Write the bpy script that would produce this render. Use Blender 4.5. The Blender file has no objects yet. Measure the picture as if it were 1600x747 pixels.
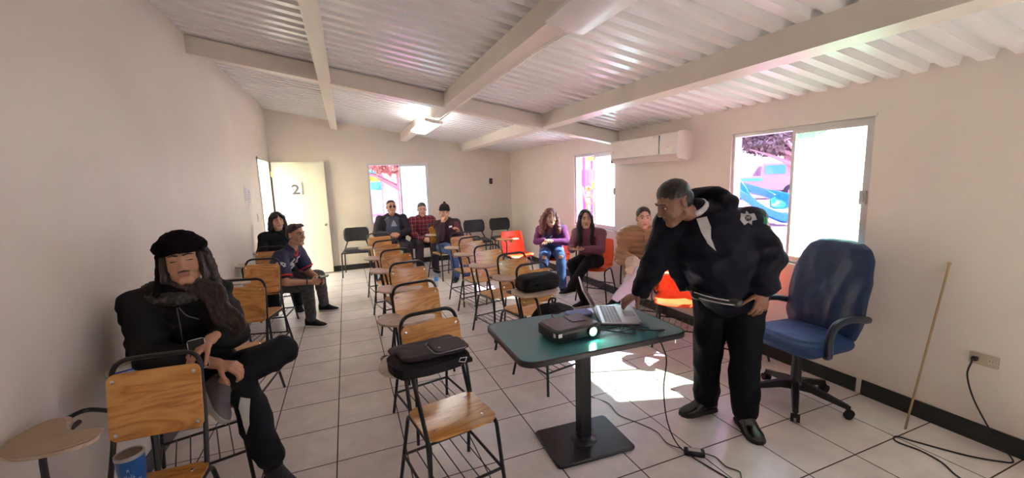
import bpy, bmesh, math, random
from math import sin, cos, pi, radians
from mathutils import Vector, Matrix, noise
V = Vector
COL = bpy.context.scene.collection
RND = random.Random(7)

# ------------------------------------------------------------------ helpers
def link(o, parent=None):
    COL.objects.link(o)
    if parent is not None:
        o.parent = parent
    return o

class MB:
    """collects closed shapes into one bmesh"""
    def __init__(s):
        s.bm = bmesh.new(); s.fm = {}
    def faces(s, vs, fs, mi=0):
        bv = [s.bm.verts.new(v) for v in vs]
        for f in fs:
            try:
                fc = s.bm.faces.new([bv[i] for i in f]); fc.material_index = mi
            except ValueError:
                pass
        return bv
    def hexa(s, p, mi=0):
        s.faces(p, [(0,3,2,1),(4,5,6,7),(0,1,5,4),(1,2,6,5),(2,3,7,6),(3,0,4,7)], mi)
    def box(s, c, d, M=None, mi=0):
        x,y,z = d[0]/2, d[1]/2, d[2]/2
        p = [V((-x,-y,-z)),V((x,-y,-z)),V((x,y,-z)),V((-x,y,-z)),V((-x,-y,z)),V((x,-y,z)),V((x,y,z)),V((-x,y,z))]
        if M is not None: p = [M @ q for q in p]
        s.hexa([q + V(c) for q in p], mi)
    def bar(s, a, b, w, h, up=(0,0,1)):
        a=V(a); b=V(b); d=(b-a).normalized(); u=V(up); r=d.cross(u).normalized(); u=r.cross(d)
        p=[]
        for q in (a,b):
            p += [q-r*w/2-u*h/2, q+r*w/2-u*h/2, q+r*w/2+u*h/2, q-r*w/2+u*h/2]
        s.faces(p, [(0,1,2,3),(7,6,5,4),(0,4,5,1),(1,5,6,2),(2,6,7,3),(3,7,4,0)])
    def loft(s, rings, caps=True, closed=False):
        n = len(rings[0]); vs=[v for r in rings for v in r]; fs=[]
        m = len(rings)
        for i in range(m if closed else m-1):
            j=(i+1)%m
            for k in range(n):
                l=(k+1)%n
                fs.append((i*n+k, i*n+l, j*n+l, j*n+k))
        if caps and not closed:
            fs.append(tuple(reversed(range(n)))); fs.append(tuple((m-1)*n+k for k in range(n)))
        s.faces(vs, fs)
    def tube(s, pts, r, n=8, closed=False, caps=True):
        pts=[V(p) for p in pts]; m=len(pts)
        rr = r if isinstance(r,(list,tuple)) else [r]*m
        rings=[]; prev=None
        for i,p in enumerate(pts):
            if closed: t=(pts[(i+1)%m]-pts[i-1]).normalized()
            elif i==0: t=(pts[1]-p).normalized()
            elif i==m-1: t=(p-pts[-2]).normalized()
            else: t=((pts[i+1]-p).normalized()+(p-pts[i-1]).normalized()).normalized()
            if prev is None:
                a=V((0,0,1)) if abs(t.z)<.9 else V((1,0,0))
                u=t.cross(a).normalized()
            else:
                u=(prev-t*prev.dot(t)).normalized()
            prev=u; w=t.cross(u)
            rings.append([p+(u*cos(2*pi*k/n)+w*sin(2*pi*k/n))*rr[i] for k in range(n)])
        s.loft(rings, caps, closed)
    def cap(s, a, b, r1, r2=None, n=14, flat=1.0, side=None):
        """round cone from a to b; side = direction of the wide axis, flat squashes the other"""
        if r2 is None: r2=r1
        a=V(a); b=V(b); d=b-a; L=d.length
        t = d/L if L>1e-6 else V((0,0,1))
        if side is None:
            q=V((0,0,1)) if abs(t.z)<.9 else V((1,0,0)); u=t.cross(q).normalized()
        else:
            u=(V(side)-t*V(side).dot(t)).normalized()
        w=t.cross(u)
        rings=[]
        for k in range(1,5):
            an=pi/2*k/4; rings.append((a-t*r1*cos(an)*(flat if flat<1 else 1), r1*sin(an)))
        for k in range(0,4):
            an=pi/2*k/4; rings.append((b+t*r2*sin(an)*(flat if flat<1 else 1), r2*cos(an)))
        s.loft([[c+(u*cos(2*pi*k/n)+w*sin(2*pi*k/n)*flat)*r for k in range(n)] for c,r in rings])
    def ell(s, c, r, M=None, n=16, m=10):
        rings=[]
        for i in range(1,m):
            a=pi*i/m; rr=sin(a); z=-cos(a)
            ring=[V((r[0]*rr*cos(2*pi*k/n), r[1]*rr*sin(2*pi*k/n), r[2]*z)) for k in range(n)]
            if M is not None: ring=[M@q for q in ring]
            rings.append([q+V(c) for q in ring])
        s.loft(rings)
    def prism(s, outline, z0, z1, M=None, bev=0):
        """outline = list of (x,y); extruded from z0 to z1, optional rounded rim"""
        ol=[V((x,y,0)) for x,y in outline]
        def ring(z, off):
            if off==0: r=[V((p.x,p.y,z)) for p in ol]
            else:
                c=V((sum(p.x for p in ol)/len(ol), sum(p.y for p in ol)/len(ol),0)); r=[]
                n=len(ol)
                for i,p in enumerate(ol):
                    e=(ol[(i+1)%n]-ol[i-1]); nn=V((e.y,-e.x,0))
                    nn = nn.normalized() if nn.length>1e-9 else V((0,0,0))
                    r.append(V((p.x,p.y,z))-nn*off)
            return [M@q for q in r] if M is not None else r
        if bev: rs=[ring(z0,bev),ring(z0+bev*.6,bev*.2),ring(z0+bev,0),ring(z1-bev,0),ring(z1-bev*.6,bev*.2),ring(z1,bev)]
        else: rs=[ring(z0,0),ring(z1,0)]
        s.loft(rs)
    def lathe(s, prof, c=(0,0,0), n=24, M=None):
        rings=[]
        for r,z in prof:
            ring=[V((r*cos(2*pi*k/n), r*sin(2*pi*k/n), z)) for k in range(n)]
            if M is not None: ring=[M@q for q in ring]
            rings.append([q+V(c) for q in ring])
        s.loft(rings)
    def mesh(s, name, smooth=False, M=None):
        if M is not None: bmesh.ops.transform(s.bm, matrix=M, verts=s.bm.verts)
        bmesh.ops.recalc_face_normals(s.bm, faces=s.bm.faces)
        me=bpy.data.meshes.new(name); s.bm.to_mesh(me); s.bm.free()
        if smooth:
            for p in me.polygons: p.use_smooth=True
            if smooth=='auto':
                try: me.set_sharp_from_angle(angle=radians(30))
                except Exception: pass
        return me
    def build(s, name, mat, parent=None, smooth='auto', M=None):
        me=s.mesh(name, smooth, M)
        for m in (mat if isinstance(mat,(list,tuple)) else [mat]): me.materials.append(m)
        return link(bpy.data.objects.new(name, me), parent)
    def remesh(s, name, mat, parent=None, voxel=.006, smooth=4, disp=None, M=None):
        """weld everything into one continuous surface"""
        me=s.mesh(name); o=bpy.data.objects.new(name, me); COL.objects.link(o)
        md=o.modifiers.new('r','REMESH'); md.mode='VOXEL'; md.voxel_size=voxel
        if smooth:
            ms=o.modifiers.new('s','SMOOTH'); ms.factor=.5; ms.iterations=smooth
        dg=bpy.context.evaluated_depsgraph_get(); dg.update()
        m2=bpy.data.meshes.new_from_object(o.evaluated_get(dg))
        COL.objects.unlink(o); bpy.data.objects.remove(o); bpy.data.meshes.remove(me)
        m2.name=name
        for p in m2.polygons: p.use_smooth=True
        m2.materials.clear(); m2.materials.append(mat)
        if disp:
            amp,sc=disp[0],V(disp[1]); nv=[v.normal.copy() for v in m2.vertices]
            for v,nn in zip(m2.vertices,nv):
                q=V((v.co.x*sc.x, v.co.y*sc.y, v.co.z*sc.z))
                a=noise.noise(q); b=noise.noise(q*2.3+V((5,3,1)))
                v.co += nn*amp*((1-abs(a)*2.6)*.7+b*.6)
        if M is not None: m2.transform(M)
        m2.update()
        return link(bpy.data.objects.new(name, m2), parent)

def tag(o, label=None, cat=None, group=None, kind=None):
    if label: o['label']=label
    if cat: o['category']=cat
    if group: o['group']=group
    if kind: o['kind']=kind
    return o
def struct(o):
    o['kind']='structure'; return o
def empty(name, loc=(0,0,0), rz=0):
    o=bpy.data.objects.new(name,None); o.empty_display_size=.1
    o.location=loc; o.rotation_euler=(0,0,rz); COL.objects.link(o); return o
def copy_tree(o, parent=None):
    c=o.copy(); COL.objects.link(c)
    if parent is not None: c.parent=parent
    for ch in o.children: copy_tree(ch, c)
    return c
def fillet(pts, r, n=5):
    pts=[V(p) for p in pts]; out=[pts[0]]
    for i in range(1,len(pts)-1):
        a,b,c=pts[i-1],pts[i],pts[i+1]
        d1=(a-b); d2=(c-b); rr=min(r, d1.length*.48, d2.length*.48)
        p=b+d1.normalized()*rr; q=b+d2.normalized()*rr
        for k in range(n+1):
            t=k/n; out.append(p*(1-t)**2+b*2*t*(1-t)+q*t*t)
    out.append(pts[-1]); return out
def spline(pts, n=6):
    pts=[V(p) for p in pts]; out=[]
    P=[pts[0]*2-pts[1]]+pts+[pts[-1]*2-pts[-2]]
    for i in range(1,len(P)-2):
        p0,p1,p2,p3=P[i-1:i+3]
        for k in range(n):
            t=k/n
            out.append(.5*((2*p1)+(p2-p0)*t+(2*p0-5*p1+4*p2-p3)*t*t+(3*p1-p0-3*p2+p3)*t**3))
    out.append(pts[-1]); return out
def rrect(w,h,r,n=5,cx=0,cy=0):
    o=[]
    for (sx,sy,a0) in ((1,-1,-90),(1,1,0),(-1,1,90),(-1,-1,180)):
        for k in range(n+1):
            a=radians(a0+90*k/n); o.append((cx+sx*(w/2-r)+r*cos(a), cy+sy*(h/2-r)+r*sin(a)))
    return o
def Rz(a): return Matrix.Rotation(a,4,'Z')
def Rx(a): return Matrix.Rotation(a,4,'X')
def Ry(a): return Matrix.Rotation(a,4,'Y')
def T(*a): return Matrix.Translation(V(a if len(a)==3 else a[0]))
def frame(x,y,z,o=(0,0,0)):
    M=Matrix.Identity(4)
    for i,c in enumerate((x,y,z)):
        for j in range(3): M[j][i]=V(c)[j]
    for j in range(3): M[j][3]=o[j]
    return M
def text(body, size, name, mat, M, parent=None, depth=.0006, bold=0, align='CENTER', sx=1):
    cu=bpy.data.curves.new(name,'FONT'); cu.body=body; cu.size=size; cu.extrude=depth
    cu.align_x=align; cu.align_y='CENTER'; cu.offset=bold; cu.resolution_u=3
    o=bpy.data.objects.new(name,cu); COL.objects.link(o)
    dg=bpy.context.evaluated_depsgraph_get(); dg.update()
    me=bpy.data.meshes.new_from_object(o.evaluated_get(dg)); COL.objects.unlink(o); bpy.data.objects.remove(o)
    me.transform(Matrix.Diagonal((sx,1,1,1))); me.transform(M); me.materials.clear(); me.materials.append(mat)
    return link(bpy.data.objects.new(name,me), parent)

# ------------------------------------------------------------------ materials
MATS={}
def nodes(name):
    m=bpy.data.materials.new(name); m.use_nodes=True; nt=m.node_tree; b=nt.nodes['Principled BSDF']
    return m,nt,b
def mat(name, col, rough=.6, metal=0, spec=.5, var=0, vscale=8, bump=0, bscale=60, coat=0, emit=None, estr=0, sheen=0, stretch=(1,1,1)):
    if name in MATS: return MATS[name]
    m,nt,b=nodes(name); N=nt.nodes; L=nt.links
    b.inputs['Base Color'].default_value=(*col,1); b.inputs['Roughness'].default_value=rough
    b.inputs['Metallic'].default_value=metal; b.inputs['Specular IOR Level'].default_value=spec
    b.inputs['Coat Weight'].default_value=coat; b.inputs['Coat Roughness'].default_value=.1
    b.inputs['Sheen Weight'].default_value=sheen
    if emit: b.inputs['Emission Color'].default_value=(*emit,1); b.inputs['Emission Strength'].default_value=estr
    tc=N.new('ShaderNodeTexCoord'); mp=N.new('ShaderNodeMapping'); L.new(tc.outputs['Object'],mp.inputs[0]); mp.inputs['Scale'].default_value=stretch
    if var or True:
        nz=N.new('ShaderNodeTexNoise'); nz.inputs['Scale'].default_value=vscale; nz.inputs['Detail'].default_value=5
        L.new(mp.outputs[0],nz.inputs['Vector'])
        rp=N.new('ShaderNodeMapRange'); rp.inputs['From Min'].default_value=.3; rp.inputs['From Max'].default_value=.7
        v=var if var else .04
        rp.inputs['To Min'].default_value=1-v; rp.inputs['To Max'].default_value=1+v
        L.new(nz.outputs['Fac'],rp.inputs['Value'])
        mx=N.new('ShaderNodeMix'); mx.data_type='RGBA'; mx.blend_type='MULTIPLY'; mx.inputs['Factor'].default_value=1
        mx.inputs[6].default_value=(*col,1); L.new(rp.outputs[0],mx.inputs[7]); L.new(mx.outputs[2],b.inputs['Base Color'])
    if bump:
        n2=N.new('ShaderNodeTexNoise'); n2.inputs['Scale'].default_value=bscale; n2.inputs['Detail'].default_value=3
        L.new(mp.outputs[0],n2.inputs['Vector'])
        bp=N.new('ShaderNodeBump'); bp.inputs['Strength'].default_value=bump; bp.inputs['Distance'].default_value=.01
        L.new(n2.outputs['Fac'],bp.inputs['Height']); L.new(bp.outputs[0],b.inputs['Normal'])
    MATS[name]=m; return m

def wood_mat(name, c1, c2, c3, sc=(1.6,9,9), rough=.28, coat=.6):
    m,nt,b=nodes(name); N=nt.nodes; L=nt.links
    tc=N.new('ShaderNodeTexCoord'); oi=N.new('ShaderNodeObjectInfo')
    ad=N.new('ShaderNodeVectorMath'); ad.operation='MULTIPLY_ADD'
    cb=N.new('ShaderNodeCombineXYZ')
    for i,k in enumerate((7.3,3.1,5.7)):
        mm=N.new('ShaderNodeMath'); mm.operation='MULTIPLY'; mm.inputs[1].default_value=k; L.new(oi.outputs['Random'],mm.inputs[0]); L.new(mm.outputs[0],cb.inputs[i])
    mp=N.new('ShaderNodeMapping'); mp.inputs['Scale'].default_value=sc
    L.new(tc.outputs['Object'],mp.inputs[0])
    a2=N.new('ShaderNodeVectorMath'); a2.operation='ADD'; L.new(mp.outputs[0],a2.inputs[0]); L.new(cb.outputs[0],a2.inputs[1])
    n1=N.new('ShaderNodeTexNoise'); n1.inputs['Scale'].default_value=.9; n1.inputs['Detail'].default_value=3; n1.inputs['Distortion'].default_value=.9
    L.new(a2.outputs[0],n1.inputs['Vector'])
    mu=N.new('ShaderNodeMath'); mu.operation='MULTIPLY'; mu.inputs[1].default_value=7; L.new(n1.outputs['Fac'],mu.inputs[0])
    fr=N.new('ShaderNodeMath'); fr.operation='PINGPONG'; fr.inputs[1].default_value=.5; L.new(mu.outputs[0],fr.inputs[0])
    n2=N.new('ShaderNodeTexNoise'); n2.inputs['Scale'].default_value=14; n2.inputs['Detail'].default_value=6; L.new(a2.outputs[0],n2.inputs['Vector'])
    mi=N.new('ShaderNodeMath'); mi.operation='MULTIPLY_ADD'; mi.inputs[1].default_value=.25; L.new(n2.outputs['Fac'],mi.inputs[0]); L.new(fr.outputs[0],mi.inputs[2])
    cr=N.new('ShaderNodeValToRGB'); e=cr.color_ramp.elements
    e[0].position=.1; e[0].color=(*c1,1); e[1].position=.62; e[1].color=(*c3,1); k=cr.color_ramp.elements.new(.3); k.color=(*c2,1)
    L.new(mi.outputs[0],cr.inputs[0])
    hv=N.new('ShaderNodeHueSaturation'); rg=N.new('ShaderNodeMapRange'); rg.inputs['To Min'].default_value=.85; rg.inputs['To Max'].default_value=1.12
    L.new(oi.outputs['Random'],rg.inputs['Value']); L.new(rg.outputs[0],hv.inputs['Value']); L.new(cr.outputs[0],hv.inputs['Color'])
    L.new(hv.outputs[0],b.inputs['Base Color']); b.inputs['Roughness'].default_value=rough; b.inputs['Coat Weight'].default_value=coat; b.inputs['Coat Roughness'].default_value=.18
    return m
WOOD=wood_mat('varnished_plywood',(.40,.155,.032),(.58,.255,.055),(.67,.335,.09))
WOODL=wood_mat('light_plywood',(.42,.22,.08),(.56,.33,.13),(.66,.42,.19),sc=(9,1.6,9))
TABW=wood_mat('tablet_laminate',(.42,.30,.21),(.50,.37,.27),(.57,.44,.34),sc=(2,7,7),rough=.35,coat=.3)
BLK=mat('black_enamel',(.012,.012,.014),rough=.35,spec=.5)
BLKP=mat('black_plastic',(.014,.014,.016),rough=.5)
RUB=mat('dark_rubber',(.02,.02,.02),rough=.8)
CHR=mat('chrome_metal',(.75,.75,.76),rough=.22,metal=1)
ALU=mat('aluminium_frame',(.66,.65,.66),rough=.35,metal=.6)
WHT=mat('white_plastic',(.80,.76,.72),rough=.35)
PAPER=mat('white_paper',(.82,.81,.79),rough=.8)
def wall_mat(name,col,bumpy=.15):
    return mat(name,col,rough=.42,spec=.35,var=.035,vscale=2.2,bump=bumpy,bscale=5)
WALL=wall_mat('cream_wall_paint',(.76,.70,.635))
BEAM=mat('cream_beam_paint',(.76,.71,.64),rough=.35,var=.03)
ROOF=mat('white_corrugated_sheet',(.83,.83,.84),rough=.22,spec=.7,var=.05,vscale=1.5)
SUN_E=21.0; SKY_E=2.5; EXPO=2.25; LAMP_E=3.5
# ------------------------------------------------------------------ room (metres; camera stands at x=0 y=0)
XL,XR,YB,YF=-1.22,3.415,8.62,-2.6
def roof_z(x): return 3.03-.1725*(x-XL)
TH=.13
def wall_panels(mb, u0,u1, holes, top, place):
    """u along the wall, holes=(u0,u1,z0,z1); place(u,z,side)->point"""
    us=sorted({u0,u1,*[h[0] for h in holes],*[h[1] for h in holes]})
    def piece(a,b,z0a,z0b,z1a,z1b):
        p=[place(a,z0a,0),place(b,z0b,0),place(b,z0b,1),place(a,z0a,1),place(a,z1a,0),place(b,z1b,0),place(b,z1b,1),place(a,z1a,1)]
        mb.hexa(p)
    for a,b in zip(us,us[1:]):
        m=(a+b)/2; hs=[h for h in holes if h[0]<=m<=h[1]]
        if not hs: piece(a,b,0,0,top(a),top(b))
        for h in hs:
            if h[2]>0: piece(a,b,0,0,h[2],h[2])
            piece(a,b,h[3],h[3],top(a),top(b))
W1=(4.77,5.87,.90,1.99); W2=(1.80,2.95,.88,2.0); W4_ADDED=(-1.35,-.3,.90,2.0)
WB=(.43,1.61,.86,2.04); DR=(7.42,8.46,0,2.13)
mb=MB(); wall_panels(mb,YF,YB,[DR],lambda u:roof_z(XL)+.04,lambda u,z,s:(XL-TH*s,u,z)); struct(mb.build('wall_left',WALL,smooth=False))
mb=MB(); wall_panels(mb,YF,YB,[W4_ADDED,W2,W1],lambda u:roof_z(XR)+.04,lambda u,z,s:(XR+TH*s,u,z)); struct(mb.build('wall_right',WALL,smooth=False))
mb=MB(); wall_panels(mb,XL-TH,XR+TH,[WB],lambda u:roof_z(u)+.04,lambda u,z,s:(u,YB+TH*s,z)); struct(mb.build('wall_back',WALL,smooth=False))
mb=MB(); wall_panels(mb,XL-TH,XR+TH,[],lambda u:roof_z(u)+.04,lambda u,z,s:(u,YF-TH*s,z)); struct(mb.build('wall_front',WALL,smooth=False))

# floor tiles
m,nt,b=nodes('beige_floor_tiles'); N=nt.nodes; L=nt.links
tc=N.new('ShaderNodeTexCoord'); mp=N.new('ShaderNodeMapping'); mp.inputs['Location'].default_value=(-.221,-.937,0)
L.new(tc.outputs['Object'],mp.inputs[0])
bt=N.new('ShaderNodeTexBrick'); bt.offset=0; bt.squash=1
bt.inputs['Scale'].default_value=1; bt.inputs['Brick Width'].default_value=.401; bt.inputs['Row Height'].default_value=.4006
bt.inputs['Mortar Size'].default_value=.0040; bt.inputs['Mortar Smooth'].default_value=.15; bt.inputs['Bias'].default_value=0
bt.inputs['Color1'].default_value=(.70,.64,.60,1); bt.inputs['Color2'].default_value=(.76,.70,.66,1); bt.inputs['Mortar'].default_value=(.055,.038,.03,1)
L.new(mp.outputs[0],bt.inputs['Vector'])
nz=N.new('ShaderNodeTexNoise'); nz.inputs['Scale'].default_value=5; nz.inputs['Detail'].default_value=8; nz.inputs['Roughness'].default_value=.65; L.new(tc.outputs['Object'],nz.inputs['Vector'])
rp=N.new('ShaderNodeMapRange'); rp.inputs['From Min'].default_value=.3; rp.inputs['From Max'].default_value=.7; rp.inputs['To Min'].default_value=.86; rp.inputs['To Max'].default_value=1.1; L.new(nz.outputs['Fac'],rp.inputs['Value'])
mx=N.new('ShaderNodeMix'); mx.data_type='RGBA'; mx.blend_type='MULTIPLY'; mx.inputs['Factor'].default_value=1; L.new(bt.outputs['Color'],mx.inputs[6]); L.new(rp.outputs[0],mx.inputs[7]); L.new(mx.outputs[2],b.inputs['Base Color'])
r2=N.new('ShaderNodeMapRange'); r2.inputs['To Min'].default_value=.22; r2.inputs['To Max'].default_value=.42; L.new(nz.outputs['Fac'],r2.inputs['Value'])
r3=N.new('ShaderNodeMath'); r3.operation='MULTIPLY_ADD'; r3.inputs[1].default_value=.5; L.new(bt.outputs['Fac'],r3.inputs[0]); L.new(r2.outputs[0],r3.inputs[2]); L.new(r3.outputs[0],b.inputs['Roughness'])
bp=N.new('ShaderNodeBump'); bp.invert=True; bp.inputs['Strength'].default_value=.5; bp.inputs['Distance'].default_value=.004; L.new(bt.outputs['Fac'],bp.inputs['Height']); L.new(bp.outputs[0],b.inputs['Normal'])
FLOOR=m
mb=MB(); mb.box(((XL+XR)/2,(YF+YB)/2,-.06),(XR-XL+2*TH,YB-YF+2*TH,.12)); struct(mb.build('floor',FLOOR,smooth=False))

# corrugated roof: ribs run across the room, down the slope
per=.146; y=YF-TH; ph=1.40; prof=[]
k0=int((y-ph)/per)-1
for k in range(k0,int((YB+TH-ph)/per)+2):
    a=ph+k*per
    for dy,dz in ((0,.0),(.066,.0),(.080,.044),(.132,.044)):
        if YF-TH<=a+dy<=YB+TH: prof.append((a+dy,dz))
mb=MB(); xa,xb=XL-.3,XR+.3
ring=lambda x:[V((x,yy,roof_z(x)+dz)) for yy,dz in prof]+[V((x,yy,roof_z(x)+dz+.012)) for yy,dz in reversed(prof)]
ra,rb=ring(xa),ring(xb); n=len(ra); h=n//2
fs=[(i,i+1,n+i+1,n+i) for i in range(n-1)]+[(n-1,0,n,2*n-1)]
mb.faces(ra+rb,fs)
struct(mb.build('ceiling',ROOF,smooth=False))
# steel purlins along the room and one cross beam
def purlin(i,x0,x1,d,lip=True):
    mb=MB(); z0,z1=roof_z(x0),roof_z(x1)
    mb.hexa([V((x0,YF,z0-d)),V((x1,YF,z1-d)),V((x1,YB,z1-d)),V((x0,YB,z0-d)),V((x0,YF,z0+.002)),V((x1,YF,z1+.002)),V((x1,YB,z1+.002)),V((x0,YB,z0+.002))])
    mb.box((x0-.006,(YF+YB)/2,z0-d+.012),(.012,YB-YF,.024))      # rolled lip of the channel
    mb.box((x1+.004,(YF+YB)/2,z1-d+.006),(.010,YB-YF,.012))
    struct(mb.build('trim_%d'%i,BEAM,smooth=False))
purlin(1,-.15,-.055,.155); purlin(2,1.10,1.20,.15); purlin(3,2.31,2.41,.15)
mb=MB()
for a,b_ in ((XL,-.15),(-.055,1.10),(1.20,2.31),(2.41,XR)):
    za,zb=roof_z(a),roof_z(b_); d=.165
    mb.hexa([V((a,4.70,za-d)),V((b_,4.70,zb-d)),V((b_,4.82,zb-d)),V((a,4.82,za-d)),V((a,4.70,za-.008)),V((b_,4.70,zb-.008)),V((b_,4.82,zb-.008)),V((a,4.82,za-.008))])
struct(mb.build('trim_4',BEAM,smooth=False))
# baseboards
BB=mat('black_baseboard',(.016,.018,.017),rough=.3,spec=.5); BBL=mat('lit_black_baseboard',(.05,.055,.07),rough=.3)  # left board: black lightened to blue-grey for the light it catches
def board(name,p,q,n,h=.105,m=None):
    mb=MB(); p=V(p); q=V(q); n=V(n)*.014
    mb.hexa([p,q,q+n,p+n,p+V((0,0,h)),q+V((0,0,h)),q+n*.6+V((0,0,h)),p+n*.6+V((0,0,h))]); return struct(mb.build(name,m or BB,smooth=False))
board('baseboard_left',(XL,YF,0),(XL,DR[0]-.05,0),(1,0,0),m=BBL)
board('baseboard_back',(XL,YB,0),(XR,YB,0),(0,-1,0))
board('baseboard_right',(XR,1.775,0),(XR,YB,0),(-1,0,0))
board('baseboard_right.001',(XR,YF,0),(XR,1.735,0),(-1.3,0,0),h=.11)
board('baseboard_front',(XL,YF,0),(XR,YF,0),(0,1,0))

# ---- windows
def glass_mat(name,tint,gl=.06):
    m=bpy.data.materials.new(name); m.use_nodes=True; nt=m.node_tree; N=nt.nodes; L=nt.links; N.clear()
    o=N.new('ShaderNodeOutputMaterial'); t=N.new('ShaderNodeBsdfTransparent'); g=N.new('ShaderNodeBsdfGlossy'); g.inputs['Roughness'].default_value=.02
    t.inputs[0].default_value=(*tint,1); x=N.new('ShaderNodeMixShader'); x.inputs[0].default_value=gl
    L.new(t.outputs[0],x.inputs[1]); L.new(g.outputs[0],x.inputs[2]); L.new(x.outputs[0],o.inputs[0]); return m
def frost_mat(name,tint,tr,dk=.55):
    m=bpy.data.materials.new(name); m.use_nodes=True; nt=m.node_tree; N=nt.nodes; L=nt.links; N.clear()
    o=N.new('ShaderNodeOutputMaterial'); t=N.new('ShaderNodeBsdfTransparent'); d=N.new('ShaderNodeBsdfTranslucent'); g=N.new('ShaderNodeBsdfGlossy'); g.inputs['Roughness'].default_value=.25
    t.inputs[0].default_value=(*tint,1); d.inputs[0].default_value=tuple(c*c*dk for c in tint)+(1,)
    tc=N.new('ShaderNodeTexCoord'); vo=N.new('ShaderNodeTexVoronoi'); vo.inputs['Scale'].default_value=60; L.new(tc.outputs['Object'],vo.inputs['Vector'])
    rp=N.new('ShaderNodeMapRange'); rp.inputs['From Max'].default_value=.6; rp.inputs['To Min'].default_value=tr-.06; rp.inputs['To Max'].default_value=tr+.08; L.new(vo.outputs['Distance'],rp.inputs['Value'])
    x=N.new('ShaderNodeMixShader'); L.new(rp.outputs[0],x.inputs[0]); L.new(d.outputs[0],x.inputs[1]); L.new(t.outputs[0],x.inputs[2])
    y=N.new('ShaderNodeMixShader'); y.inputs[0].default_value=.05; L.new(x.outputs[0],y.inputs[1]); L.new(g.outputs[0],y.inputs[2]); L.new(y.outputs[0],o.inputs[0]); return m
CLEAR=glass_mat('clear_tinted_glass',(.74,.60,.77)); FRG=frost_mat('frosted_green_glass',(.80,.98,.88),.42,.34); FRC=frost_mat('frosted_cyan_glass',(.84,.97,1),.36,.5); CLEARN=glass_mat('clear_glass',(.95,.96,.96))
def window(i,u0,u1,z0,z1,clear_side,fr,place,ny,cl=None):
    """place(u,d,z): u along the wall, d into the wall; clear_side: which half (0 = low u) slides open"""
    root=empty('window_%d'%i,place((u0+u1)/2,.04,z0)); struct(root)
    inv=T(*root.location).inverted()
    def P(u,d,z): return inv@V(place(u,d,z))
    def bx(mb,a,b,d0,d1,c,e): mb.hexa([P(a,d0,c),P(b,d0,c),P(b,d1,c),P(a,d1,c),P(a,d0,e),P(b,d0,e),P(b,d1,e),P(a,d1,e)])
    mb=MB(); w=.03
    bx(mb,u0,u1,.02,.10,z0,z0+w); bx(mb,u0,u1,.02,.10,z1-w,z1); bx(mb,u0,u0+w,.02,.10,z0+w,z1-w); bx(mb,u1-w,u1,.02,.10,z0+w,z1-w)
    mb.build('window_frame',ALU,root,False)
    um=(u0+u1)/2+.01
    a,b=(u0+w,um) if clear_side==0 else (um,u1-w)
    c,d=(um,u1-w) if clear_side==0 else (u0+w,um)
    mb=MB(); s=.026       # frosted sash, inner track
    bx(mb,c,d,.025,.05,z0+w,z0+w+s); bx(mb,c,d,.025,.05,z1-w-s,z1-w); bx(mb,c,c+s,.025,.05,z0+w+s,z1-w-s); bx(mb,d-s,d,.025,.05,z0+w+s,z1-w-s)
    sash=mb.build('sash',ALU,root,False)
    mb=MB(); bx(mb,c+s,d-s,.036,.040,z0+w+s,z1-w-s); mb.build('frosted_pane',fr,sash,False)
    mb=MB(); e=d-s/2 if clear_side==0 else c+s/2
    bx(mb,e-.02,e+.02,.008,.026,(z0+z1)/2-.05,(z0+z1)/2+.05); bx(mb,e-.008,e+.008,-.004,.008,(z0+z1)/2-.03,(z0+z1)/2+.03); mb.build('latch',ALU,sash,False)
    mb=MB(); bx(mb,a,b,.078,.082,z0+w,z1-w); mb.build('clear_pane',cl or CLEAR,root,False)
    mb=MB(); bx(mb,u0-.015,u1+.015,-.02,.02,z0-.03,z0); mb.build('sill',WALL,root,False)
    mb=MB(); bx(mb,u0-.012,u1+.012,-.006,.02,z1,z1+.022); mb.build('head_trim',WALL,root,False)
pr=lambda u,d,z:(XR+d,u,z)
window(1,*W1,1,FRC,pr,0); window(2,*W2,1,FRG,pr,0); window(4,*W4_ADDED,1,CLEARN,pr,0,CLEARN);  # window 4 is unseen, added behind the camera to let in daylight
window(3,*WB,0,FRC,lambda u,d,z:(u,YB+d,z),1)

# ---- door: opened inwards, flat against the back wall
DOORP=mat('ivory_door_paint',(.72,.715,.63),rough=.35,var=.02)
BRASS=mat('brass_hinge',(.75,.55,.22),rough=.3,metal=1)
mb=MB()
for a,b_,c,d in ((DR[0],DR[0]+.04,0,DR[3]),(DR[1]-.04,DR[1],0,DR[3]),(DR[0],DR[1],DR[3]-.04,DR[3])):
    mb.box((XL-TH/2+.004,(a+b_)/2,(c+d)/2),(TH+.012,b_-a,d-c))
struct(mb.build('trim_5',DOORP,smooth=False))
dr=empty('door_1',(XL+.02,YB-.11,0)); struct(dr)
Md=Rz(radians(1.5))
mb=MB(); mb.box((.44,0,1.055),(.86,.038,2.07)); mb.build('door_leaf',DOORP,dr,False,M=Md)
mb=MB(); mb.lathe([(.001,0),(.028,.001),(.028,.008),(.011,.012),(.011,.035),(.024,.042),(.026,.058),(.018,.068),(.001,.07)],M=Rx(radians(90)),c=(.81,-.019,.93)); mb.build('door_knob',CHR,dr,M=Md)
for z in (.25,1.03,1.88):
    mb=MB(); mb.tube([(-.004,-.02,z-.05),(-.004,-.02,z+.05)],.009); mb.box((.02,-.021,z),(.04,.003,.09)); mb.build('hinge',BRASS,dr,M=Md)
sg=empty('door_sign',(-.83,8.4796,1.62)); tag(sg,'white paper sign reading SALON 2 taped to the open ivory door','sign')
GREY=mat('grey_print',(.55,.53,.5),rough=.8); DKP=mat('dark_grey_print',(.12,.12,.13),rough=.8); INK=mat('black_ink',(.02,.02,.02),rough=.7)
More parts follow.
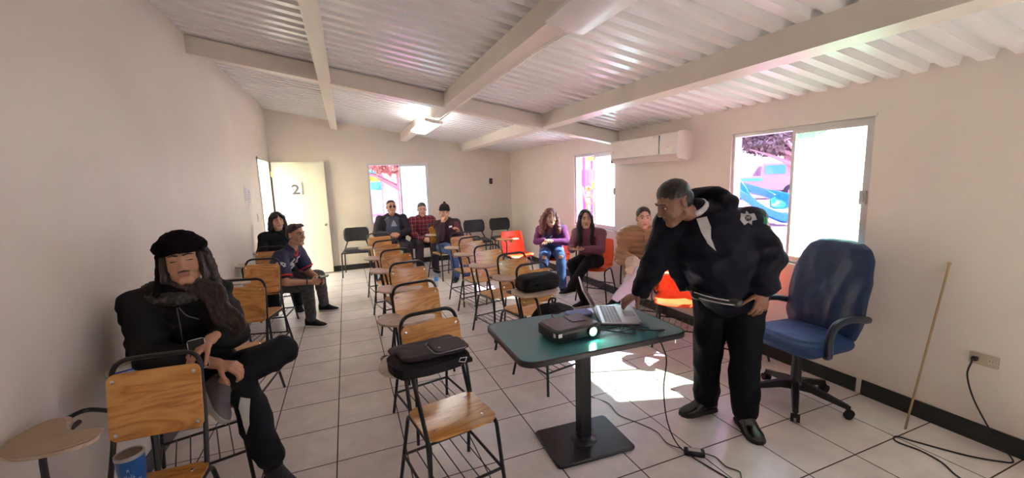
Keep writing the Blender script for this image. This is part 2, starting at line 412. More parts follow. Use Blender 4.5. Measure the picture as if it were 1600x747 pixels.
mb=MB(); mb.box((0,0,0),(.20,.0012,.25)); mb.build('paper',PAPER,sg,False)
Mf=Rx(radians(90))
text('SALON',.062,'lettering',GREY,T(0,-.0012,.088)@Mf,sg,bold=.0015)
text('2',.24,'numeral',DKP,T(0,-.0012,-.03)@Mf,sg,bold=.005,sx=1.15)
sg.rotation_euler=(0,0,radians(1.5))

# outside the door: corridor wall, the yellowish light on it put into its colour
OUTY=mat('yellow_lit_corridor_wall',(.80,.74,.50),rough=.8)
# ------------------------------------------------------------------ wooden tablet-arm chair (sitter faces -y, tablet on the sitter's right = -x)
def sheet(name, fn, nu, nv, mat_, parent, th=.01, skip=None, M=None):
    """curved sheet with real thickness: fn(u,v)->point"""
    mb=MB(); bm=mb.bm
    vs=[[bm.verts.new(fn(i/nu,j/nv)) for j in range(nv+1)] for i in range(nu+1)]
    for i in range(nu):
        for j in range(nv):
            if skip and skip(i,j): continue
            bm.faces.new([vs[i][j],vs[i+1][j],vs[i+1][j+1],vs[i][j+1]])
    for v in [v for v in bm.verts if not v.link_faces]: bm.verts.remove(v)
    o=mb.build(name,mat_,parent,True,M)
    md=o.modifiers.new('t','SOLIDIFY'); md.thickness=th; md.offset=0
    return o
def ply_panel(mb,w,h,r,th,M,bow=0):
    """rounded-corner panel in local xy, thickness along z, bowed about y"""
    ol=rrect(w,h,r,5); top=[];
    def P(x,y,z): return M@V((x,y,z+bow*((2*x/w)**2)))
    # strips across x to carry the bow
    xs=[-w/2+r-r*cos(radians(t)) for t in (3,20,38,56,75,90)]; xs+= [-w/2+r+(w-2*r)*t/8 for t in range(1,8)]; xs+=[-x for x in reversed(xs[:6])]; rings=[]
    for x in xs:
        d=abs(x)-(w/2-r)
        yh=h/2-(r-math.sqrt(max(0,r*r-d*d)) if d>0 else 0)
        e=.002
        rings.append([P(x,-yh,-th/2+e),P(x,-yh+e,-th/2),P(x,yh-e,-th/2),P(x,yh,-th/2+e),P(x,yh,th/2-e),P(x,yh-e,th/2),P(x,-yh+e,th/2),P(x,-yh,th/2-e)])
    mb.loft(rings)
TAB_OL=[(-.335+(x+.335)*.86,y*.92+.035) for x,y in [(-.30,.10),(-.335,.03),(-.33,-.05),(-.29,-.115),(-.21,-.155),(-.10,-.165),(0,-.155),(.055,-.125),(.07,-.085),(.04,-.055),(-.04,-.035),(-.10,.0),(-.14,.06),(-.17,.12),(-.21,.155),(-.26,.15)]]
def smooth_outline(ol,n=3):
    pts=[V((x,y,0)) for x,y in ol]; m=len(pts); out=[]
    for i in range(m):
        p0,p1,p2,p3=pts[i-1],pts[i],pts[(i+1)%m],pts[(i+2)%m]
        for k in range(n):
            t=k/n; q=.5*((2*p1)+(p2-p0)*t+(2*p0-5*p1+4*p2-p3)*t*t+(3*p1-p0-3*p2+p3)*t**3); out.append((q.x,q.y))
    return out
TZ=.772
def make_wood_chair(tabmat):
    root=empty('tablet_arm_chair')
    mb=MB(); Ms=frame((1,0,0),(0,1,0),(0,0,1),(0,.0,.452)); ply_panel(mb,.37,.335,.05,.012,Ms,bow=.006)
    seat=mb.build('seat',WOOD,root)
    for x in (-.13,.13):
        for y in (-.09,.11): mb=MB(); mb.lathe([(.001,.006),(.008,.006),(.007,.0085),(.001,.0095)],c=(x,y,.455),n=10); mb.build('bolt',CHR,seat)
    bk=frame((1,0,0),(0,.17,.985),(0,-.985,.17),(0,.224,.746))
    mb=MB(); ply_panel(mb,.335,.285,.03,.011,bk,bow=.012); back=mb.build('backrest',WOOD,root)
    for x in (-.145,.145):
        for y in (-.112,.112):
            mb=MB(); mb.lathe([(.001,.0),(.009,.0),(.008,.004),(.001,.006)],M=bk.to_3x3().to_4x4(),c=bk@V((x,y,.0145)),n=10); mb.build('bolt',CHR,back)
    r=.0105
    for s in (-1,1):
        mb=MB(); mb.tube(fillet([(s*.205,-.185,.0),(s*.178,-.15,.432),(s*.178,-.10,.437)],.05),r); mb.build('front_leg',BLK,root)
        mb=MB(); mb.tube(fillet([(s*.21,.285,.0),(s*.178,.17,.432),(s*.178,.08,.437)],.05),r); mb.build('rear_leg',BLK,root)
        mb=MB(); mb.tube([(s*.178,-.12,.437),(s*.178,.12,.437)],r*.99); mb.build('seat_rail',BLK,root)
        mb=MB(); mb.tube([(s*.198,-.165,.17),(s*.199,.235,.17)],.008); mb.build('side_stretcher',BLK,root)
    mb=MB(); mb.tube(fillet([(-.172,.14,.43),(-.165,.215,.62),(-.16,.270,.938),(.16,.270,.938),(.165,.215,.62),(.172,.14,.43)],.075,7),r); mb.build('back_frame',BLK,root)
    for yy in (-.16,.235):
        mb=MB(); mb.tube([(-.19,yy,.17),(.19,yy,.17)],.008); mb.build('cross_bar',BLK,root)
    mb=MB()
    for k in range(5): x=-.13+.065*k; mb.tube([(x,-.16,.172),(x,.235,.172)],.0035,6)
    mb.build('book_rack',BLK,root)
    mb=MB(); mb.tube(fillet([(-.19,-.17,.25),(-.185,-.14,.46),(-.215,-.08,TZ-.02),(-.215,.03,TZ-.014),(-.215,.12,TZ-.014)],.03),r)
    mb.tube(fillet([(-.165,.235,.73),(-.27,.27,.745),(-.285,.17,TZ-.016),(-.27,.08,TZ-.016)],.06),r*.9); mb.build('tablet_arm',BLK,root)
    mb=MB(); mb.prism(smooth_outline(TAB_OL),TZ-.006,TZ+.009,bev=.002); mb.build('tablet',tabmat,root)
    return root
WC0=make_wood_chair(TABW)
def put_wood(x,y,a,label,group=None,first=[True]):
    o=WC0 if first[0] else copy_tree(WC0); first[0]=False
    o.location=(x,y,0); o.rotation_euler=(0,0,radians(a)); tag(o,label,'chair',group); return o
WCH={}
for k,(x,y,a,l) in dict(
  A=(0.417,1.99,10,'nearest wooden tablet-arm chair, messenger bag on its tablet'),
  B=(0.46,2.72,12,'wooden tablet-arm chair directly behind the one carrying the messenger bag'),
  B2=(0.52,3.55,12,'wooden tablet-arm chair third from the front in the middle column of empty chairs'),
  B3=(0.5,4.36,11,'wooden tablet-arm chair fourth from the front in the middle column of empty chairs'),
  B4=(0.475,5.17,12,'wooden tablet-arm chair second from the back in the middle column of empty chairs'),
  B5=(0.44,6.08,9,'wooden tablet-arm chair at the back end of the middle column, by the lone black chair'),
  R1=(1.47,2.9,12,'wooden tablet-arm chair holding the black laptop bag and the backpack'),
  R2=(1.5,3.45,11,'empty wooden tablet-arm chair directly behind the one holding the black bags'),
  R3=(1.46,4.08,12,'wooden tablet-arm chair in the middle of the right-hand column of empty chairs'),
  R4=(1.485,4.83,12,'wooden tablet-arm chair second from the back in the right-hand column of empty chairs'),
  R5=(1.5,5.4,10,'wooden tablet-arm chair at the back end of the right-hand column of empty chairs'),
  R6=(1.52,6.98,20,'wooden tablet-arm chair the man in the black beanie sits on'),
  L1=(-.845,1.93,-3,'wooden tablet-arm chair nearest the left wall in the foreground, blue tumbler on its seat'),
  LF=(-.87,2.70,16,'wooden tablet-arm chair under the man in the fur trapper hat'),
  L2=(-0.86,3.5,-10,'empty wooden tablet-arm chair directly behind the man in the trapper hat'),
  L3=(-0.9,4.52,-14,'empty wooden tablet-arm chair in front of the young man in the football jersey'),
  L4=(-0.93,5.45,-8,'wooden tablet-arm chair the young man in the football jersey sits on sideways'),
  L5=(-.90,6.45,2,'wooden tablet-arm chair under the woman with glasses by the doorway')).items():
    WCH[k]=put_wood(x,y,a,l,{'B':'wooden chairs in the middle column','A':'wooden chairs in the middle column','R':'wooden chairs in the right-hand column','L':'wooden chairs along the left wall'}[k[0]])

for ch in WCH['L1'].children:
    if ch.name.split('.')[0]=='tablet': ch.scale=(.82,.95,1); ch.location=(-.066,-.03,0)
for ch in WCH['LF'].children:
    if ch.name.split('.')[0] in ('tablet','tablet_arm'): ch.location=(.005,-.09,.0)
# ------------------------------------------------------------------ orange shell chair with a wooden tablet
ORG=mat('orange_plastic_shell',(.86,.10,.015),rough=.38,var=.03)
def shell_pt(u,v):
    s=2*u-1
    # v: 0 front lip .. .5 seat back .. 1 top
    P=[(-.21,.425),(-.18,.448),(-.08,.445),(.03,.438),(.11,.445),(.165,.50),(.19,.60),(.215,.70),(.235,.79),(.24,.805)]
    W=[.195,.205,.21,.212,.205,.20,.205,.20,.185,.165]
    t=v*(len(P)-1); i=min(int(t),len(P)-2); f=t-i
    y=P[i][0]*(1-f)+P[i+1][0]*f; z=P[i][1]*(1-f)+P[i+1][1]*f; w=W[i]*(1-f)+W[i+1]*f
    e=abs(s)**3
    if v<.5: return V((s*w, y, z+.022*e))
    return V((s*w, y-.045*e, z))
def make_orange(tab=True):
    root=empty('plastic_shell_chair')
    sheet('shell_seat',shell_pt,12,36,ORG,root,.006,skip=lambda i,j: 5<=i<=6 and 25<=j<=27)
    r=.010
    for s in (-1,1):
        mb=MB(); mb.tube(fillet([(s*.215,-.20,0),(s*.17,-.15,.415),(s*.17,-.05,.425)],.06),r); mb.build('front_leg',BLK,root)
        mb=MB(); mb.tube(fillet([(s*.215,.26,0),(s*.17,.14,.415),(s*.17,.02,.425)],.06),r); mb.build('rear_leg',BLK,root)
        mb=MB(); mb.tube([(s*.17,-.10,.422),(s*.17,.09,.422)],r*.98); mb.build('seat_rail',BLK,root)
    mb=MB()
    for k in range(6): x=-.15+.06*k; mb.tube([(x,-.17,.192),(x,.20,.192)],.003,6)
    mb.build('book_rack',BLK,root)
    for a_,b_,c_,d_ in ((.17,-.11,.422,.008),(.17,.10,.422,.008),(.19,-.17,.19,.007),(.19,.20,.19,.007)):
        mb=MB(); mb.tube([(-a_,b_,c_),(a_,b_,c_)],d_); mb.build('cross_bar',BLK,root)
    if tab:
        mb=MB(); mb.tube(fillet([(-.17,-.08,.42),(-.235,-.12,.44),(-.225,-.12,.69),(-.225,-.02,.70)],.04),r); mb.tube(fillet([(-.17,.11,.43),(-.25,.14,.46),(-.27,.13,.68),(-.26,.03,.70)],.05),r); mb.build('tablet_arm',BLK,root)
        mb=MB(); mb.prism(smooth_outline(TAB_OL),.704,.720,bev=.002); mb.build('tablet',WOODL,root)
    return root
OC0=make_orange(); first=True
OCH=[]
for (x,y,a,l) in ((2.50,6.15,3,'empty orange plastic shell chair with tablet, beside the wavy-haired woman'),
  (2.95,5.62,-28,'orange plastic shell chair under the wavy-haired woman'),
  (3.06,4.72,-52,'orange plastic shell chair under the woman with long straight dark hair'),
  (3.02,3.68,-50,'orange plastic shell chair under the young woman in the tan puffer jacket'),
  (2.92,3.05,-48,'empty orange plastic shell chair seen beneath the officer\'s outstretched arm'),
  (3.0,2.50,-70,'orange plastic shell chair almost hidden behind the officer\'s legs')):
    o=OC0 if first else copy_tree(OC0); first=False
    o.location=(x,y,0); o.rotation_euler=(0,0,radians(a)); tag(o,l,'chair','orange shell chairs along the right wall'); OCH.append(o)
lab=MB(); lab.box((0,0,0),(.06,.001,.05)); q=lab.build('label',PAPER,OCH[4],False,M=T(.03,.196,.70)@Rx(radians(-16))); tag(q,'small white label on the backrest')

# ------------------------------------------------------------------ black visitor chair
VIN=mat('black_vinyl',(.018,.018,.02),rough=.42,bump=.2,bscale=180)
def make_black():
    root=empty('visitor_chair')
    mb=MB(); Ms=T(0,0,.455)@Rx(radians(2)); mb.prism(rrect(.45,.42,.07,5),-.025,.025,M=Ms,bev=.02); mb.build('seat',VIN,root,True)
    def bkf(u,v):
        s=2*u-1; t=2*v-1
        w=.225*(1-.10*abs(t)**3) ; c=(abs(s)**4)*(abs(t)**4)
        return V((s*w*(1-.12*abs(t)**6), .235+.045*v-.03*s*s, .60+.25*v+.0*c))
    sheet('backrest',bkf,14,12,VIN,root,.032)
    r=.0115
    for s in (-1,1):
        mb=MB(); mb.tube([(s*.245,-.22,0),(s*.235,-.17,.44)],r); mb.build('front_leg',BLK,root)
        mb=MB(); mb.tube(fillet([(s*.245,.27,0),(s*.225,.17,.44),(s*.16,.24,.60),(s*.15,.265,.74)],.1),r); mb.build('rear_leg',BLK,root)
        mb=MB(); mb.tube([(s*.235,-.17,.436),(s*.225,.17,.436)],r*.97); mb.build('seat_rail',BLK,root)
    for a_,b_ in ((.235,-.17),(.225,.17)):
        mb=MB(); mb.tube([(-a_,b_,.43),(a_,b_,.43)],r*.9); mb.build('cross_bar',BLK,root)
    return root
BC0=make_black(); first=True
for (x,y,a,l) in ((.10,8.10,-6,'empty black vinyl visitor chair between the door and the seated men'),
  (.74,7.98,3,'black vinyl visitor chair under the man in the dark zip jacket'),
  (1.30,8.02,0,'black vinyl visitor chair under the man in the red plaid shirt'),
  (2.42,8.00,2,'left one of the two empty black vinyl chairs at the back right corner'),
  (2.98,8.04,-2,'right one of the two empty black vinyl chairs at the back right corner')):
    o=BC0 if first else copy_tree(BC0); first=False
    o.location=(x,y,0); o.rotation_euler=(0,0,radians(a)); tag(o,l,'chair','black visitor chairs along the back wall')

# ------------------------------------------------------------------ green table
TEAL=mat('teal_laminate',(.065,.215,.24),rough=.22,spec=.6,var=.03,vscale=30)
tb=empty('pedestal_table',(1.265,2.095,0),0); tag(tb,'teal-topped pedestal table with black edge holding projector and laptop','table')
TR=radians(-1)
mb=MB(); mb.prism(rrect(1.03,.64,.075,7),.722,.748,bev=.003,M=Rz(TR)); top=mb.build('tabletop',TEAL,tb)
mb=MB(); o1=rrect(1.045,.655,.082,7); o2=rrect(1.028,.638,.074,7)
R4=[[Rz(TR)@V((x,y,z)) for x,y in o] for o,z in ((o2,.716),(o1,.720),(o1,.745),(o2,.7495))]
mb.loft(R4,caps=False,closed=True); mb.build('edge_band',BLK,tb)
mb=MB(); mb.box((0,0,.37),(.07,.07,.69),M=Rz(TR)); mb.build('column',BLK,tb,False)
mb=MB(); mb.prism(rrect(.52,.38,.03,4),.0,.022,bev=.008,M=Rz(radians(-3))); mb.lathe([(.03,.02),(.085,.022),(.075,.034),(.05,.045),(.045,.06),(.03,.062)]); mb.build('base_plate',BLK,tb)
mb=MB(); mb.box((0,0,.708),(.42,.32,.016)); mb.build('top_bracket',BLK,tb,False)
mb=MB(); mb.tube([(.475,-.26,.725),(.475,-.26,.66)],.005); mb.build('edge_screw',CHR,tb)

# ---- projector
PJ=mat('dark_projector_shell',(.03,.028,.03),rough=.32,spec=.6); PJT=mat('projector_top_shell',(.09,.075,.075),rough=.35)
pj=empty('projector',(1.135,2.03,.7495),radians(4)); pj.scale=(1.06,1.04,1.04); tag(pj,'black video projector on the teal table with its green-white lens lit','projector')
mb=MB(); mb.prism(rrect(.29,.215,.03,5),.010,.072,bev=.008); bd=mb.build('body',PJ,pj)
mb=MB(); mb.prism(rrect(.27,.195,.025,5),.070,.077,bev=.003); mb.build('top_cover',PJT,pj)
mb=MB()
for x in (-.11,.11):
    for y in (-.075,.075): mb.lathe([(.002,.0),(.010,0),(.010,.012),(.002,.012)],c=(x,y,0),n=12)
mb.build('foot',RUB,pj)
mb=MB()
for k in range(8): mb.box((-.105+.012*k,-.1085,.038),(.006,.003,.030))
mb.build('vent',RUB,pj,False)
LENS=mat('lit_lens',(.2,.9,.5),rough=.1,emit=(.35,1,.62),estr=25)
Ml=Rx(radians(90))
mb=MB(); mb.lathe([(.001,0),(.026,0),(.030,.004),(.030,.016),(.024,.017),(.020,.008),(.001,.008)],M=Ml,c=(.075,-.105,.042)); lr=mb.build('lens_ring',BLKP,pj)
mb=MB(); mb.lathe([(.001,.008),(.0185,.008),(.014,.012),(.001,.0135)],M=Ml,c=(.075,-.105,.042)); mb.build('lens',LENS,lr)
mb=MB(); mb.box((-.1225,-.109,.052),(.022,.001,.020)); mb.box((-.146,-.09,.052),(.001,.022,.020)); lb=mb.build('label',PAPER,pj,False); tag(lb,'white sticker on the corner')
mb=MB(); mb.prism([(.01,-.02),(.09,-.035),(.115,.06),(.02,.09)],.077,.0795); mb.build('control_panel',PJ,pj)
mb=MB(); mb.tube(spline([(-.02,.10,.05),(-.02,.16,.075),(.03,.17,.07),(.07,.14,.10)],6),.0035); 
tag(mb.build('projector_lead',BLKP,None),'black lead curling behind the projector','cable'); bpy.data.objects['projector_lead'].location=(1.13,2.04,.7495)

# ---- laptop: opened, keyboard towards the officer (+x), screen towards -x
SIL=mat('silver_laptop_deck',(.52,.51,.52),rough=.35,metal=.55); KEY=mat('grey_keys',(.30,.29,.31),rough=.5)
lp=empty('laptop',(1.572,2.175,.7495),radians(63)); tag(lp,'open silver laptop with dark screen back on the teal table under the officer\'s hand','laptop')
# local: +x along hinge, front edge at -y
mb=MB(); mb.prism(rrect(.36,.245,.012,4),.0,.018,bev=.004); base=mb.build('keyboard_deck',[SIL],lp)
mb=MB(); mb.prism(rrect(.362,.247,.012,4),-.001,.010,bev=.003,M=T(0,0,.0015)); mb.build('underside',BLKP,lp)
for r in range(5):
    mb=MB()
    for c in range(14):
        mb.box((-.152+.0234*c,.088-.021*r,.0188),(.0195,.017,.002))
    mb.build('key_row',KEY,base,False)
mb=MB(); mb.box((0,-.075,.0183),(.105,.07,.0008)); mb.build('touchpad',KEY,base,False)
Mscr=T(0,.122,.014)@Rx(radians(-28))
mb=MB(); mb.prism(rrect(.36,.238,.01,4),-.004,.004,bev=.002,M=Mscr@T(0,.119*0,.119)@Rx(radians(90))); scr=mb.build('screen_lid',SIL,lp)
SCR=mat('dark_lcd',(.01,.01,.012),rough=.12)
mb=MB(); mb.box((0,0,0),(.335,.0008,.205)); mb.build('display',SCR,scr,False,M=Mscr@T(0,-.0046,.125))
mb=MB(); mb.tube([(-.17,.122,.014),(.17,.122,.014)],.007); mb.build('hinge',BLKP,lp)

# ---- loose cables on the table and the two leads to the floor
def cable(name,pts,label,r=.003,m=BLKP,n=7):
    mb=MB(); mb.tube(spline(pts,n),r,6); return tag(mb.build(name,m),label,'cable')
z=.7535
cable('video_cable',[(1.28,1.99,.775),(1.36,1.96,z+.004),(1.42,1.93,z),(1.50,1.92,z+.006),(1.47,1.87,z),(1.40,1.90,z+.012),(1.49,1.96,z+.014),(1.57,1.95,z),(1.60,1.90,z),(1.54,1.87,z+.004),(1.50,1.90,z+.014),(1.58,1.93,z+.018),(1.59,2.00,.762)],'black video cable tangled between projector and laptop')
cable('power_cable',[(1.31,2.07,.775),(1.38,2.01,z),(1.46,1.96,z+.018),(1.52,1.89,z+.012),(1.60,1.86,z),(1.66,1.84,z),(1.60,1.82,z+.004),(1.56,1.79,z+.003),(1.545,1.757,.756),(1.56,1.735,.70),(1.58,1.73,.62),(1.61,1.78,.42),(1.66,1.80,.2),(1.72,1.78,.05),(1.76,1.70,.006),(1.78,1.60,.005),(1.80,1.50,.005),(1.84,1.35,.005)],'black cable dropping over the table edge to the floor',r=.0038)
cable('adapter_lead',[(1.45,2.40,.7),(1.43,2.42,.45),(1.50,2.45,.12),(1.60,2.52,.006),(1.66,2.40,.005),(1.64,2.24,.005),(1.70,2.10,.005),(1.74,1.98,.005),(1.72,1.86,.005),(1.745,1.765,.02)],'thin black lead running over the floor from the table to the power adapter')
ad=empty('power_adapter',(1.79,1.715,0),radians(-38)); tag(ad,'black power adapter brick lying on the floor tiles below the table','adapter')
mb=MB(); mb.prism(rrect(.115,.05,.01,4),.0,.032,bev=.005); mb.build('body',BLKP,ad)
mb=MB(); mb.box((0,0,.0325),(.07,.03,.001)); mb.build('label',GREY,ad,False)
cable('adapter_mains_lead',[(1.835,1.68,.018),(1.88,1.64,.005),(1.87,1.56,.005),(1.90,1.50,.005),(1.86,1.44,.005),(1.88,1.3,.005)],'black mains lead curling away from the adapter on the floor')

# ---- blue cloth behind the laptop: a slab standing in for reflected light
BLC=mat('pale_blue_reflection',(.30,.38,.80),rough=.7)
mb=MB(); mb.prism(rrect(.17,.12,.03,4),0,.018,bev=.006); tag(mb.build('blue_reflection',BLC,None),'pale blue painted-in cloth on the teal table between projector and laptop','reflection'); q=bpy.data.objects['blue_reflection']; q.location=(1.37,2.315,.7495)

# ------------------------------------------------------------------ bags
NYL=mat('black_nylon',(.011,.010,.012),rough=.75,spec=.25,bump=.35,bscale=220); NYP=mat('plum_grey_nylon',(.030,.021,.030),rough=.6,spec=.35,bump=.35,bscale=200)
GRT=mat('grey_trim',(.28,.27,.28),rough=.5)
bg=empty('messenger_bag',(.31,1.95,TZ+.0095),radians(9)); bg.scale=(1,1,.78); tag(bg,'dark plum messenger bag with silver-edged flap on the nearest chair\'s tablet','bag')
mb=MB(); mb.prism(rrect(.36,.23,.045,5),0,.062,bev=.02); mb.box((.0,-.01,.018),(.35,.24,.026)); mb.remesh('body',NYL,bg,.006,3,(.004,(14,14,8)))
mb=MB(); mb.prism(rrect(.32,.22,.05,5,0,.0),.052,.090,bev=.018,M=T(.015,.02,0)@Ry(radians(2))); mb.prism(rrect(.35,.10,.03,4),.045,.075,bev=.01,M=T(.01,.1,0)); mb.remesh('pocket',NYP,bg,.006,4,(.006,(10,12,8)))
mb=MB(); mb.prism(rrect(.175,.16,.03,5),.086,.100,bev=.005,M=T(.09,-.02,0)@Ry(radians(3))); fl=mb.build('flap',NYP,bg)
ol=[T(.09,-.02,0)@V((x,y,.094)) for x,y in rrect(.177,.162,.03,5)]; mb=MB(); mb.tube(ol[8:]+ol[:2],.003,6); mb.build('flap_piping',GRT,fl)
mb=MB(); mb.box((.04,-.045,.0995),(.038,.026,.004)); mb.build('badge',GRT,fl,False); mb=MB(); mb.box((.04,-.045,.102),(.012,.009,.002)); mb.build('badge_square',PAPER,fl,False)
mb=MB()
mb.faces([],[]); pts=[(-.19,.02,.02),(-.19,-.09,.045),(-.165,-.135,.036),(-.05,-.142,.028),(.06,-.140,.028),(.11,-.135,.03)]
for a,b_ in zip(pts,pts[1:]): mb.bar(a,b_,.006,.055)
mb.build('strap',NYL,bg,False)
mb=MB(); mb.tube([(.10,-.138,.035),(.13,-.142,.025),(.14,-.140,.05),(.11,-.138,.055)],.004,6,closed=True); mb.build('strap_buckle',CHR,bg)

lb_=empty('laptop_bag',(1.37,2.95,TZ+.0095),radians(4)); lb_.scale=(.9,.9,.85); tag(lb_,'black laptop bag lying on the tablet of the front right-hand wooden chair','bag')
mb=MB(); mb.loft([[V((x,y*1.0,z)) for x,y in rrect(w,d,.05,5,cx,0)] for w,d,z,cx in ((.33,.20,.0,0),(.37,.24,.03,0),(.37,.23,.09,.005),(.33,.19,.125,.01),(.27,.13,.137,.01))]); mb.remesh('body',NYL,lb_,.007,4,(.006,(9,9,7)))
mb=MB(); mb.tube(fillet([(-.08,-.115,.06),(-.07,-.135,.07),(.07,-.135,.07),(.08,-.115,.06)],.02),.006,6); mb.build('handle',NYL,lb_)
mb=MB(); mb.tube([(x,y,.085) for x,y in rrect(.374,.236,.05,5)],.003,6,closed=True); mb.build('zip',RUB,lb_)
bp_=empty('backpack',(1.485,2.88,.462),radians(15)); tag(bp_,'black backpack slumped on the seat below the laptop bag','backpack')
mb=MB(); mb.loft([[V((x,y,z)) for x,y in rrect(w,d,.06,5,cx,cy)] for w,d,z,cx,cy in ((.26,.26,.0,.0,0),(.31,.30,.04,.0,0),(.30,.29,.10,.01,.01),(.22,.22,.15,.02,.03),(.12,.12,.17,.02,.05))]); mb.remesh('body',NYL,bp_,.008,4,(.012,(7,7,7)))
mb=MB(); mb.tube(spline([(.05,.06,.17),(.06,.06,.21),(.0,.06,.215),(-.02,.06,.165)],5),.008,6); mb.build('handle',NYL,bp_)
mb=MB(); mb.prism(rrect(.20,.09,.03,4),.0,.03,bev=.01,M=T(.0,-.148,.065)@Rx(radians(90))); mb.build('front_pocket',NYL,bp_)

# ------------------------------------------------------------------ tumbler, papers, pen, bottle
BLU=mat('blue_powder_coat',(.012,.10,.36),rough=.35); STE=mat('brushed_steel',(.6,.6,.6),rough=.28,metal=1)
cp=empty('tumbler',(-.885,1.985,.462),radians(8)); tag(cp,'blue steel tumbler with white print standing on the wooden seat by the left wall','tumbler')
mb=MB(); mb.lathe([(.002,0),(.034,0),(.036,.004),(.045,.10),(.047,.150),(.043,.151),(.041,.145),(.034,.02),(.002,.018)],n=32); mb.build('cup_body',BLU,cp)
mb=MB(); mb.lathe([(.0455,.148),(.0485,.150),(.0485,.162),(.0455,.165),(.042,.163),(.042,.150)],n=32); rm=mb.build('rim',STE,cp)
mb=MB(); mb.lathe([(.001,.154),(.043,.154),(.043,.158),(.001,.158)],n=32); mb.build('lid',mat('smoky_lid',(.12,.10,.09),rough=.25),cp)
WPR=mat('white_print',(.8,.82,.85),rough=.5)
def on_cup(o,rad,zc):
    for v in o.data.vertices:
        a=v.co.x/rad; r=rad+v.co.y*0+.0012+(.0395-.0395); zz=v.co.z
        rr=.0360+(.047-.036)*(zz/.15)+.0014+max(0,v.co.y)*0
        v.co=V((rr*sin(a),-rr*cos(a),zz))
def cup_text(body,size,zc):
    o=text(body,size,'lettering',WPR,T(0,0,zc)@Rx(radians(90)),cp,depth=0); on_cup(o,.039,zc)
cup_text('Pizza',.016,.080); cup_text('Comunitaria',.014,.064); cup_text('Comunidad',.011,.050)
mb=MB()
for k in range(5):
    a=2*pi*k/5; 
    mb.box((.009*sin(a),0,.100+.009*cos(a)),(.006,.0002,.014),M=Ry(a))
mb.box((0,0,.10),(.014,.0002,.014)); o=mb.build('emblem',WPR,cp,False); on_cup(o,.039,.1)

def rot_on(ch,x,y):
    c=WCH[ch]; a=c.rotation_euler.z; return (c.location.x+x*cos(a)-y*sin(a), c.location.y+x*sin(a)+y*cos(a))
x,y=rot_on('LF',-.20,-.11)
mb=MB(); mb.prism([(-.10,-.07),(.08,-.08),(.10,.03),(-.01,.08),(-.09,.05)],0,.0015); o=mb.build('paper_sheet',PAPER,None,False); o.location=(x,y,TZ+.010); o.rotation_euler=(0,0,.35); tag(o,'white sheet of paper on the tablet beside the man in the trapper hat','paper')
pn=empty('pen',(x-.02,y-.04,TZ+.0155),radians(25)); tag(pn,'blue pen lying on the white sheet of paper','pen')
mb=MB(); mb.tube([(-.055,0,0),(.055,0,0)],.0042,8); mb.build('barrel',mat('blue_pen_plastic',(.02,.05,.45),rough=.3),pn)
mb=MB(); mb.tube([(.035,0,0),(.068,0,0)],.005,8); mb.box((.05,.006,0),(.03,.002,.003)); mb.build('pen_cap',mat('dark_blue_plastic',(.01,.02,.25),rough=.3),pn)
x,y=rot_on('L1',-.197,-.05)
for k in range(3):
    mb=MB(); mb.prism(smooth_outline([((a+.16)*.80+.004*k,(b+.0)*.95-.005*k+.02) for a,b in TAB_OL]),.0001+.003*k,.0027+.003*k); o=mb.build('cardboard_sheet',mat('brown_cardboard',(.43,.32,.21),rough=.85,var=.06),None,False); o.location=(x,y,TZ+.0095); o.rotation_euler=(0,0,radians(4+2*k))
    tag(o,['bottom brown cardboard layer on the tablet at the lower left corner','middle brown cardboard layer on the tablet at the lower left corner','top brown cardboard layer on the tablet at the lower left corner'][k],'cardboard','cardboard layers on the nearest left tablet')
PET=mat('clear_pet',(.75,.85,.92),rough=.08); 
PETM=glass_mat('clear_bottle_plastic',(.86,.92,.96),.16)
bt_=empty('water_bottle',(1.22,6.45,0)); tag(bt_,'clear plastic water bottle with blue label standing on the floor between the columns','bottle')
mb=MB(); mb.lathe([(.002,0),(.028,.0),(.032,.006),(.031,.05),(.029,.07),(.032,.09),(.032,.15),(.026,.18),(.013,.20),(.013,.208),(.002,.208)],n=20); mb.build('bottle_body',PETM,bt_)
mb=MB(); mb.lathe([(.0325,.095),(.0335,.096),(.0335,.148),(.0325,.149)],n=20); mb.build('label',mat('blue_label',(.05,.25,.65),rough=.5),bt_)
mb=MB(); mb.lathe([(.002,.207),(.0145,.207),(.0145,.224),(.002,.225)],n=16); mb.build('cap',mat('blue_cap',(.1,.3,.7),rough=.4),bt_)

# ------------------------------------------------------------------ office chair against the right wall
OCB=mat('blue_leatherette',(.010,.030,.085),rough=.42,spec=.5,var=.12,vscale=6,bump=.25,bscale=30); OCS=mat('blue_seat_fabric',(.012,.042,.14),rough=.65,var=.1,bump=.2,bscale=150)
oc=empty('office_chair',(2.90,1.88,0),radians(-93)); tag(oc,'blue high-back swivel office chair against the right-hand wall','office chair')
mb=MB(); mb.prism(rrect(.52,.50,.12,6),.43,.515,bev=.035); mb.prism(rrect(.44,.40,.12,6),.50,.535,bev=.02); mb.remesh('seat_cushion',OCS,oc,.01,5,(.004,(6,6,6)))
mb=MB(); R=[]
for z,w,d,yy,sq in ((.47,.40,.05,.235,.3),(.50,.47,.085,.235,.3),(.60,.53,.10,.245,.3),(.75,.545,.105,.275,.3),(.90,.53,.10,.31,.3),(1.03,.48,.095,.345,.3),(1.10,.40,.085,.365,.3),(1.135,.29,.06,.375,.3),(1.145,.16,.03,.38,.3)):
    R.append([V((x,y-.10*(x/.27)**2*.35,z)) for x,y in [(w/2*math.copysign(abs(cos(a))**.7,cos(a)), yy+d/2*math.copysign(abs(sin(a))**.8,sin(a))) for a in [2*pi*k/28 for k in range(28)]]])
mb.loft(R); mb.remesh('backrest',OCB,oc,.009,5,(.007,(7,7,3.2)))
